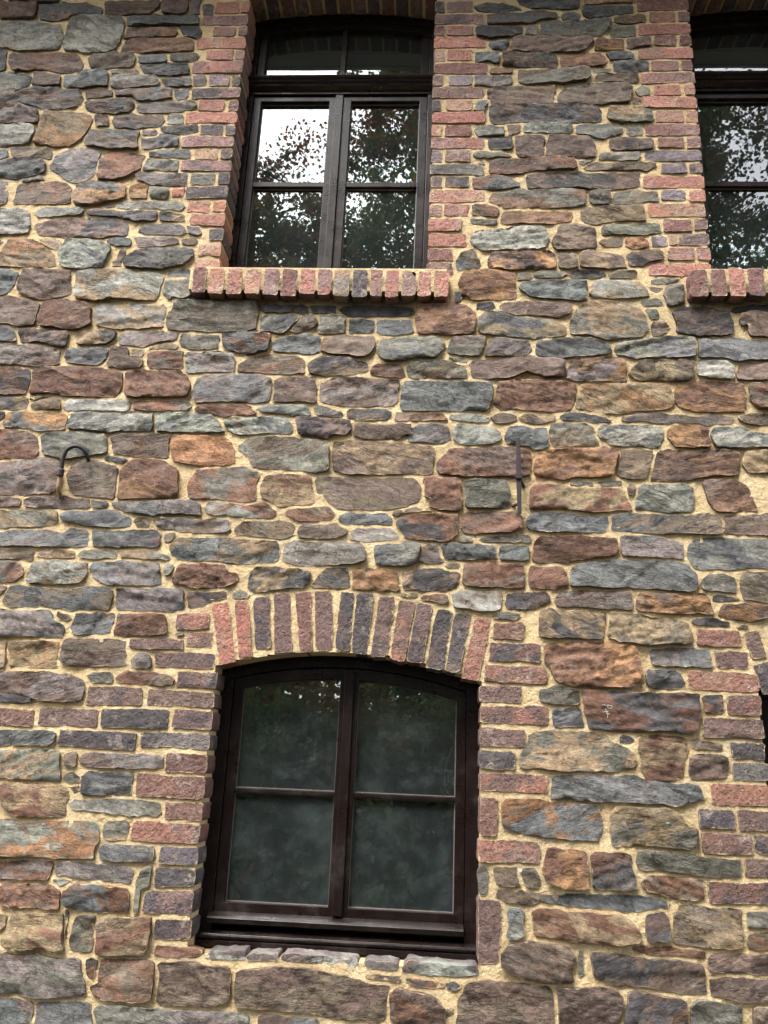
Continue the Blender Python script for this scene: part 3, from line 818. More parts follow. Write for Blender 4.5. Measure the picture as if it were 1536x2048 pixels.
VN -1149,2519 -1130,2548 -1043,2556 -953,2548 -853,2542 -839,2508 -948,2500 -1065,2508
VB -1839,2452 -1758,2477 -1629,2481 -1542,2466 -1512,2484 -1444,2483 -1429,2418 -1579,2417 -1664,2420 -1826,2415
BD -1414,2487 -1257,2497 -1180,2499 -1136,2483 -1131,2444 -1159,2426 -1357,2420 -1408,2427
N -1108,2481 -1070,2482 -1086,2456 -1108,2456
N -1901,2388 -1715,2396 -1661,2389 -1664,2358 -1894,2349
TN -1637,2379 -1610,2399 -1538,2401 -1483,2392 -1482,2364 -1609,2363
G -1463,2384 -1444,2404 -1322,2408 -1304,2394 -1307,2375 -1455,2370
TL -1293,2394 -1278,2409 -1185,2412 -1077,2379 -1180,2373 -1280,2378
PT -424,2889 -417,2902 -305,2910 -172,2907 -28,2901 -5,2881 -9,2787 -79,2780 -211,2771 -342,2768 -415,2789
TB -1078,2429 -1048,2460 -960,2460 -770,2468 -639,2461 -626,2431 -622,2387 -729,2375 -935,2377 -1022,2377 -1069,2401
RG -1026,2698 -1008,2740 -999,2763 -899,2772 -799,2780 -747,2758 -754,2714 -747,2642 -796,2629 -958,2642 -1025,2640
G -611,2387 -605,2442 -563,2463 -299,2462 -276,2435 -275,2397 -332,2382 -530,2373
VB -1058,3134 -1046,3190 -1013,3204 -950,3214 -827,3210 -722,3203 -712,3152 -731,3096 -816,3088 -903,3096 -1047,3090
P -710,3193 -676,3203 -602,3214 -538,3206 -525,3150 -522,3100 -582,3099 -702,3097
PV -501,3125 -490,3175 -440,3208 -331,3203 -160,3200 -163,3113 -190,3094 -309,3086 -393,3087 -491,3101
R -1043,3053 -1015,3066 -826,3076 -772,3046 -776,3027 -856,3026 -1029,3031
BL -779,3055 -746,3071 -712,3075 -569,3077 -533,3054 -537,3032 -629,3039 -698,3050
G -526,3066 -495,3079 -437,3052 -397,3044 -407,3029 -492,3033 -522,3051
ND -380,3054 -324,3061 -212,3060 -194,3045 -210,3026 -373,3023
BL -907,2991 -877,3010 -775,3015 -638,3015 -619,2982 -622,2951 -713,2952 -797,2944 -854,2949 -891,2970
PD -593,3013 -491,3015 -361,3008 -356,2969 -381,2956 -431,2952 -463,2930 -571,2940
NP -344,2951 -338,2993 -264,2983 -186,2985 -97,2998 -96,2956 -151,2934 -301,2928
NG -831,2880 -800,2914 -711,2928 -643,2927 -541,2917 -455,2895 -451,2788 -498,2775 -548,2786 -677,2789 -767,2796 -781,2834
RT -716,2700 -700,2738 -640,2746 -512,2746 -508,2688 -502,2642 -532,2630 -564,2626 -663,2621 -687,2649 -710,2660
PN -500,2729 -474,2750 -418,2742 -308,2748 -90,2753 -45,2723 -49,2671 -113,2630 -237,2618 -400,2622 -435,2655 -453,2684 -481,2689
LR -965,2601 -940,2631 -862,2630 -773,2618 -685,2623 -655,2592 -664,2572 -763,2573 -874,2581 -952,2585
RN -606,2597 -579,2606 -427,2610 -414,2588 -429,2562 -543,2559 -594,2580
B -375,2574 -354,2586 -192,2588 -170,2577 -175,2557 -363,2552
LN -815,2509 -787,2535 -635,2548 -568,2533 -582,2499 -624,2478 -728,2483 -804,2487
N -551,2516 -531,2536 -395,2540 -354,2522 -355,2505 -430,2486 -543,2486
VL -336,2500 -302,2523 -190,2532 -136,2517 -134,2483 -241,2480 -327,2483
RP 12,2817 33,2838 50,2853 71,2883 158,2897 257,2902 393,2896 409,2849 403,2786 300,2774 160,2771 29,2774
B -146,3175 -127,3194 43,3197 245,3192 248,3145 218,3078 134,3073 -10,3064 -142,3061
R 259,3164 279,3195 379,3206 546,3206 607,3195 606,3152 582,3091 533,3081 433,3076 373,3087 345,3092 301,3076 257,3103
RN -161,3055 -10,3055 35,3050 46,3026 -160,3024
LG 71,3044 157,3049 235,3039 229,3020 190,3020 129,3033 79,3035
N 237,3039 295,3055 353,3050 356,3029 251,3024
PT 356,3047 411,3054 510,3050 510,3029 422,3024 361,3032
BV -130,2950 -103,2980 -53,2999 13,3001 64,2990 76,2936 4,2923 -101,2920
BL 69,2972 102,2997 157,2998 229,2993 273,2964 273,2941 240,2916 147,2914 81,2936
B 309,2947 323,2992 383,2997 421,2979 476,2993 486,2945 480,2910 458,2897 388,2908 317,2930
R -38,2746 3,2758 106,2755 112,2704 118,2641 102,2618 11,2622 -10,2627 -1,2672 -33,2677
G 138,2739 160,2748 300,2754 311,2709 316,2663 300,2629 193,2626 150,2642 139,2682
N -158,2600 -86,2622 1,2613 -80,2608 -144,2592
RD -138,2567 -106,2587 22,2599 103,2593 109,2557 104,2512 57,2486 -7,2487 -103,2501 -131,2528
PR 114,2563 140,2602 193,2615 295,2621 364,2597 366,2553 321,2535 162,2522 120,2540
G 110,2493 152,2505 168,2489 131,2485
G 202,2501 268,2511 400,2510 400,2496 216,2488
BG -230,2459 -145,2472 -38,2470 -48,2431 -57,2387 -216,2382
NV -38,2459 20,2471 37,2433 43,2401 -52,2395
BD 44,2466 99,2471 258,2470 258,2424 184,2413 111,2411 47,2428
GB 279,2462 300,2474 399,2466 399,2417 284,2411
RT 412,2711 426,2729 559,2729 623,2734 771,2732 792,2710 795,2670 815,2648 809,2634 694,2631 588,2634 409,2632
RO 419,2815 436,2873 476,2886 596,2895 671,2902 771,2904 766,2858 742,2794 651,2783 528,2771 424,2786
TO 602,3134 620,3183 692,3197 824,3196 880,3206 967,3208 1010,3184 1017,3117 1000,3105 917,3091 808,3071 677,3081 601,3097
NB 737,2602 756,2622 851,2630 955,2624 1157,2624 1165,2597 1162,2553 1074,2551 920,2552 774,2556 735,2558
RO 1015,3178 1044,3203 1148,3220 1305,3214 1315,3171 1295,3093 1193,3091 1085,3095 1022,3118
RN 1338,3218 1490,3226 1479,3108 1367,3112 1337,3148
BD 550,3048 595,3064 666,3059 752,3031 648,3032 550,3036
NV 796,3047 851,3066 948,3062 1110,3053 1196,3061 1255,3056 1247,3029 1162,3031 1054,3025 947,3035 872,3049 822,3033
N 1292,3057 1325,3070 1533,3074 1530,3041 1296,3036
GN 483,2981 500,3008 566,3012 637,3014 664,2996 683,2938 672,2920 531,2917 493,2922
BL 693,2973 713,3012 827,3012 966,3003 953,2961 930,2923 753,2919 732,2951 700,2956
RO 979,2991 1016,3016 1107,3021 1148,2989 1138,2924 1068,2917 1010,2919
LB 1158,2977 1176,3013 1294,3016 1318,2987 1471,2973 1468,2943 1313,2931 1180,2928
N 776,2846 789,2899 864,2901 912,2896 904,2838 880,2780 795,2781 766,2800
RP 901,2780 933,2891 1019,2904 1205,2900 1268,2892 1257,2835 1239,2800 1091,2791 974,2768 900,2766
T 1279,2847 1289,2893 1337,2903 1418,2902 1410,2824 1303,2822
G 570,2749 592,2759 661,2757 666,2740 597,2739
G 688,2755 778,2760 777,2740 692,2741
N 814,2744 836,2748 829,2716 807,2704
LG 843,2688 856,2740 931,2750 1020,2749 1061,2728 1055,2638 955,2630 831,2643
PR 1116,2766 1180,2779 1237,2777 1282,2750 1306,2678 1324,2645 1226,2640 1158,2638 1136,2685
B 392,2576 414,2610 477,2620 567,2619 588,2617 630,2599 714,2607 723,2582 701,2554 596,2543 555,2547 471,2547 397,2554
PN 1183,2625 1313,2634 1402,2631 1394,2549 1254,2547 1188,2554 1201,2587
VB 766,2471 778,2515 892,2521 948,2512 1009,2494 1005,2440 888,2448 775,2450
LB 1037,2490 1062,2515 1175,2526 1471,2529 1460,2417 1217,2409 1054,2404 1037,2452
BN -1747,2180 -1733,2235 -1588,2236 -1465,2225 -1396,2242 -1299,2239 -1298,2207 -1312,2162 -1419,2155 -1598,2155 -1719,2157
BR -1854,2343 -1748,2350 -1710,2342 -1695,2296 -1732,2265 -1836,2249
P -1819,2241 -1746,2240 -1766,2216 -1809,2190
TL -1659,2279 -1642,2340 -1602,2357 -1517,2359 -1424,2350 -1415,2311 -1443,2274 -1507,2260 -1591,2257 -1656,2261
VB -1415,2329 -1394,2348 -1275,2364 -1123,2359 -1106,2314 -1107,2272 -1195,2263 -1315,2266 -1386,2300
G -1098,2345 -1062,2349 -1065,2322 -1090,2309
R -1054,2304 -1027,2353 -926,2359 -847,2352 -838,2319 -791,2318 -794,2294 -834,2275 -945,2265 -1047,2271
VB -1282,2240 -1168,2243 -1009,2251 -997,2204 -1004,2163 -1122,2162 -1267,2160
PD -990,2217 -978,2241 -947,2230 -836,2239 -828,2222 -879,2202 -971,2182
VB -1839,2136 -1632,2143 -1549,2151 -1532,2116 -1485,2083 -1486,2039 -1585,2042 -1819,2031
N -1518,2123 -1513,2146 -1455,2119 -1477,2109
B -1442,2079 -1434,2137 -1380,2139 -1279,2139 -1281,2113 -1292,2066 -1368,2058 -1434,2061
RP -1265,2061 -1255,2137 -1156,2146 -1073,2143 -1063,2109 -1058,2068 -1144,2057 -1226,2051
T -1825,2013 -1825,2013 -1709,2006 -1698,1960 -1704,1914 -1804,1905
TO -1693,1983 -1680,2007 -1610,2018 -1492,2016 -1489,1967 -1494,1922 -1594,1924 -1670,1921 -1679,1955
PN -1469,1951 -1463,2026 -1317,2034 -1211,2032 -1211,1989 -1216,1943 -1338,1936 -1438,1938
GN -1017,2073 -982,2074 -981,2060 -1013,2059
V -1175,1956 -1158,1988 -1123,1986 -1099,1959 -1099,1933 -1165,1931
VP -1860,1877 -1636,1894 -1518,1893 -1411,1880 -1361,1859 -1351,1832 -1358,1798 -1513,1792 -1847,1813
D -1754,1811 -1632,1805 -1568,1807 -1561,1782 -1650,1776 -1749,1784
G -1340,1894 -1262,1896 -1249,1866 -1327,1863
RN -1232,1886 -1194,1907 -1084,1906 -998,1889 -1005,1870 -1119,1863 -1218,1867
B -1712,1659 -1579,1669 -1440,1667 -1440,1632 -1512,1618 -1704,1616
O -320,2354 -277,2356 -181,2350 -133,2344 -126,2280 -188,2275 -316,2274
NL 84,2265 146,2270 161,2275 280,2279 283,2245 275,2211 208,2211 95,2213 89,2239
R 408,2420 422,2491 454,2503 574,2506 678,2506 741,2505 753,2476 738,2446 645,2429 572,2419 437,2410
N 66,2385 92,2394 118,2389 113,2376 71,2374
TD -119,2307 -112,2344 -65,2354 50,2360 119,2352 114,2314 78,2286 -16,2281 -99,2281
NR 124,2330 134,2387 228,2395 369,2391 374,2349 363,2306 260,2302 130,2312
PR 395,2360 411,2385 514,2390 550,2365 549,2327 513,2302 451,2303 404,2307
N -114,2259 -52,2261 -51,2250 -104,2251
RN -36,2248 -10,2257 73,2259 79,2236 17,2236 -25,2240
DP 304,2235 311,2267 394,2275 466,2283 471,2256 445,2229 363,2219 311,2222
G 257,2176 280,2195 357,2193 342,2171 265,2169
TD -733,2271 -729,2320 -710,2343 -662,2347 -576,2341 -495,2333 -497,2295 -523,2278 -602,2267 -676,2260 -723,2250
G -797,2237 -771,2249 -727,2239 -737,2223 -790,2221
NB -470,2285 -446,2323 -416,2351 -331,2354 -322,2284 -390,2277 -464,2277
RO 446,2070 545,2088 693,2085 796,2083 804,2020 813,1982 800,1944 778,1933 563,1927 509,1939 475,1986 453,2013
RD 595,1825 600,1899 686,1895 803,1896 1032,1905 1029,1816 1002,1773 892,1771 755,1768 617,1768
TN 702,2171 714,2211 775,2207 861,2188 1019,2176 1014,2104 905,2097 737,2097 705,2121
PV 508,2255 517,2290 601,2301 718,2299 790,2298 799,2265 792,2227 643,2228 510,2232
B 555,2372 593,2405 706,2423 818,2424 969,2425 1029,2410 1049,2381 1058,2347 1038,2303 956,2309 841,2317 701,2307 562,2314
G 1080,2342 1109,2372 1165,2379 1202,2357 1203,2306 1181,2305 1127,2321 1083,2319
VN 1234,2347 1243,2390 1480,2397 1468,2280 1234,2284
PO 819,2265 834,2291 900,2296 1082,2293 1095,2257 1104,2221 962,2225 820,2231
D 1119,2286 1142,2295 1218,2286 1217,2278 1146,2276
PO 1141,2219 1160,2254 1248,2262 1312,2247 1315,2219 1243,2200 1151,2206
TD 443,2213 532,2210 626,2219 698,2210 696,2171 672,2109 628,2104 507,2109 441,2117
D 1028,2188 1053,2200 1172,2190 1170,2170 1078,2170 1030,2176
VB 871,2066 942,2077 1088,2079 1088,2014 1002,2011 874,2017
BD 849,1946 851,1984 894,1991 958,1990 982,1946 960,1932 869,1931
GN 438,1899 498,1912 573,1901 577,1856 513,1851 438,1861
DB 480,1810 491,1832 593,1835 596,1773 522,1770 484,1773
TR 801,1734 849,1746 979,1741 979,1700 969,1659 933,1587 819,1578 809,1683
RD 1048,1895 1122,1906 1121,1851 1086,1839 1055,1848
D 732,1731 764,1738 785,1728 753,1724
N 1197,2171 1214,2177 1240,2172 1202,2163
TG -1707,1591 -1554,1597 -1503,1596 -1416,1589 -1409,1545 -1409,1495 -1519,1493 -1623,1501 -1690,1501
N -1399,1587 -1354,1589 -1345,1550 -1393,1548
VP -1336,1563 -1309,1594 -1168,1597 -1038,1589 -1005,1593 -1001,1556 -1100,1550 -1246,1549
BD -1319,1512 -1276,1524 -1187,1530 -1122,1525 -1123,1489 -1115,1453 -1215,1448 -1309,1444
G -1377,1504 -1353,1515 -1324,1509 -1321,1488 -1365,1483
N -1357,1468 -1322,1478 -1316,1454 -1338,1451
RT -1625,1452 -1606,1471 -1514,1467 -1362,1465 -1360,1432 -1363,1365 -1468,1358 -1552,1362 -1591,1391 -1618,1431
GL -1356,1409 -1317,1423 -1250,1426 -1185,1437 -1107,1433 -1001,1422 -994,1392 -1084,1383 -1190,1391 -1279,1397 -1346,1397
GT -1207,1339 -1183,1348 -1112,1351 -1115,1293 -1164,1291 -1202,1302
OL -1661,1329 -1520,1340 -1409,1343 -1293,1340 -1220,1336 -1221,1306 -1229,1265 -1231,1226 -1334,1218 -1471,1219 -1639,1214
VB -1207,1247 -1188,1267 -1096,1274 -1009,1273 -1003,1221 -1029,1215 -1069,1233 -1117,1224 -1198,1225
RB -1318,1074 -1319,1109 -1278,1131 -1209,1132 -1086,1125 -1075,1045 -1143,1048 -1304,1049
RT -1186,1007 -1154,1023 -1059,1032 -981,1032 -983,970 -1003,918 -1109,911 -1167,912
VR -1624,1195 -1504,1203 -1386,1204 -1375,1195 -1394,1143 -1493,1143 -1614,1144
VL -1372,1178 -1359,1201 -1280,1204 -1199,1197 -1090,1191 -1078,1178 -1084,1145 -1172,1147 -1272,1158 -1361,1158
L -1371,1142 -1340,1150 -1302,1141 -1341,1126
RN -1560,1102 -1541,1118 -1487,1110 -1445,1123 -1380,1119 -1337,1099 -1333,1045 -1387,1042 -1486,1048 -1549,1056
G -1049,1083 -1047,1127 -1032,1198 -1003,1204 -1005,1142 -1033,1127 -1036,1044 -1049,1035
T -1682,1000 -1523,1010 -1521,973 -1671,944
RT -1520,964 -1505,1017 -1458,1030 -1360,1028 -1311,1031 -1301,984 -1292,912 -1322,915 -1368,933 -1427,909 -1470,905 -1508,926
D -1311,1044 -1294,1045 -1290,1002 -1292,942
NG -1273,943 -1257,1025 -1194,1026 -1188,955 -1197,917 -1270,924
RO -953,925 -945,936 -855,934 -788,931 -791,921 -885,912 -952,917
GV -1558,877 -1472,886 -1400,889 -1324,872 -1224,880 -1209,841 -1195,779 -1283,764 -1353,759 -1537,765
RD -1208,866 -1201,881 -1163,883 -1163,851 -1167,818 -1199,841
NR -1153,864 -1148,883 -1059,890 -962,883 -953,846 -959,780 -976,770 -1098,766 -1147,778 -1174,797 -1153,814
NP -933,880 -854,892 -773,884 -688,878 -682,839 -679,794 -714,768 -816,763 -924,765 -930,834
PB -1605,737 -1447,747 -1377,733 -1374,712 -1378,629 -1582,618
BV -1362,672 -1359,736 -1279,742 -1174,739 -1165,707 -1153,628 -1353,617
GV -1145,729 -1113,739 -1019,740 -948,735 -767,737 -692,737 -609,733 -600,684 -1110,656
LV^ -772,913 -755,931 -633,939 -633,916 -701,911
LV^ -622,925 -599,935 -515,935 -514,918 -560,912 -616,911
LV^ -496,927 -487,938 -356,935 -230,933 -223,919 -238,910 -374,919 -485,918
LV^ -200,922 -184,931 -110,931 -78,926 -86,909 -183,910
N -191,885 -122,889 -67,884 -94,872 -177,874
PN -648,825 -641,870 -558,887 -493,892 -400,891 -241,866 -107,857 -110,817 -116,752 -207,755 -317,757 -418,764 -548,769 -643,774
PB -559,740 -546,745 -361,735 -350,699 -554,688
LV^ -61,917 -41,938 41,934 201,930 202,910 143,905 33,901 -59,909
RD -49,883 11,880 88,876 89,861 34,865 -25,870
D 88,876 147,875 148,862 98,860
PR -107,837 -89,846 -24,837 39,829 63,810 94,799 91,733 -108,757
D 94,799 117,793 95,772
NP 137,802 157,875 247,884 342,881 441,882 459,863 467,819 465,747 140,729
P 483,872 508,877 553,876 647,887 699,864 693,820 681,750 487,739
P 279,980 315,1006 366,1017 429,1012 520,1004 547,989 537,960 527,907 450,905 360,914 283,943
N 260,1259 344,1267 344,1236 353,1202 297,1202 274,1216
NL 351,1245 363,1263 401,1270 419,1240 416,1201 377,1199
G 211,1256 222,1266 230,1231 230,1168 211,1165
N 263,1164 279,1184 363,1186 492,1183 487,1153 408,1151 297,1152
LB 316,1107 320,1124 357,1117 352,1083 359,1046 343,1032 311,1035 320,1069
RT 401,1115 427,1131 523,1121 610,1121 701,1117 737,1102 766,1062 761,1043 707,1040 589,1041 467,1047 407,1052
RO 439,1298 458,1327 505,1327 593,1324 597,1274 599,1210 511,1206 451,1233 433,1262
GT 348,1631 365,1664 387,1729 446,1740 534,1749 672,1744 693,1716 750,1694 785,1660 780,1646 711,1615 567,1611 488,1618 357,1620
B 472,1577 516,1583 602,1593 674,1595 817,1589 976,1578 1010,1566 1015,1532 918,1508 812,1506 707,1514 471,1510
OB 290,1477 306,1494 385,1494 474,1492 563,1489 631,1478 644,1448 642,1395 627,1377 525,1378 419,1383 330,1397 293,1412
N 991,1734 1018,1737 1102,1722 1101,1706 997,1713
PN 982,1673 1043,1685 1099,1685 1124,1665 1113,1618 1055,1602 990,1606 979,1626
TG 689,1455 709,1483 794,1491 883,1490 933,1457 958,1413 987,1428 988,1384 968,1361 890,1359 807,1369 694,1359
GN 771,1304 782,1335 851,1340 989,1331 1135,1325 1131,1277 1031,1273 940,1275 848,1284 775,1287
PD 607,988 643,992 787,985 921,990 974,978 986,935 981,898 901,892 765,905 658,910 614,931
RD 609,1319 688,1320 753,1321 751,1277 753,1217 679,1214 610,1210
NR 795,1236 824,1255 879,1260 1004,1246 998,1199 934,1196 866,1197 808,1216
B 429,1167 438,1176 522,1183 614,1185 779,1180 852,1179 873,1164 841,1156 745,1145 636,1148 438,1151
PD 803,1126 858,1138 869,1092 869,1055 803,1045
NT 903,1127 923,1162 1005,1162 1131,1159 1127,1113 1116,1047 1076,1039 991,1040 893,1048
R 744,1020 762,1027 861,1026 990,1020 989,1008 877,1006 770,1011
P 1006,1000 1025,1016 1324,1023 1319,972 1096,957 1012,956
P 1006,932 1051,946 1293,949 1287,887 1089,882 1011,888
PD 703,800 728,877 782,884 852,872 917,859 915,828 906,762 696,751
LG 933,844 966,866 1035,862 1096,853 1090,786 933,777
N 1153,856 1267,870 1260,804 1147,798
G 553,994 567,1007 567,933 554,924
G 1152,1152 1192,1150 1300,1147 1296,1109 1148,1102
NR 1149,1085 1188,1096 1328,1099 1322,1045 1147,1042'''
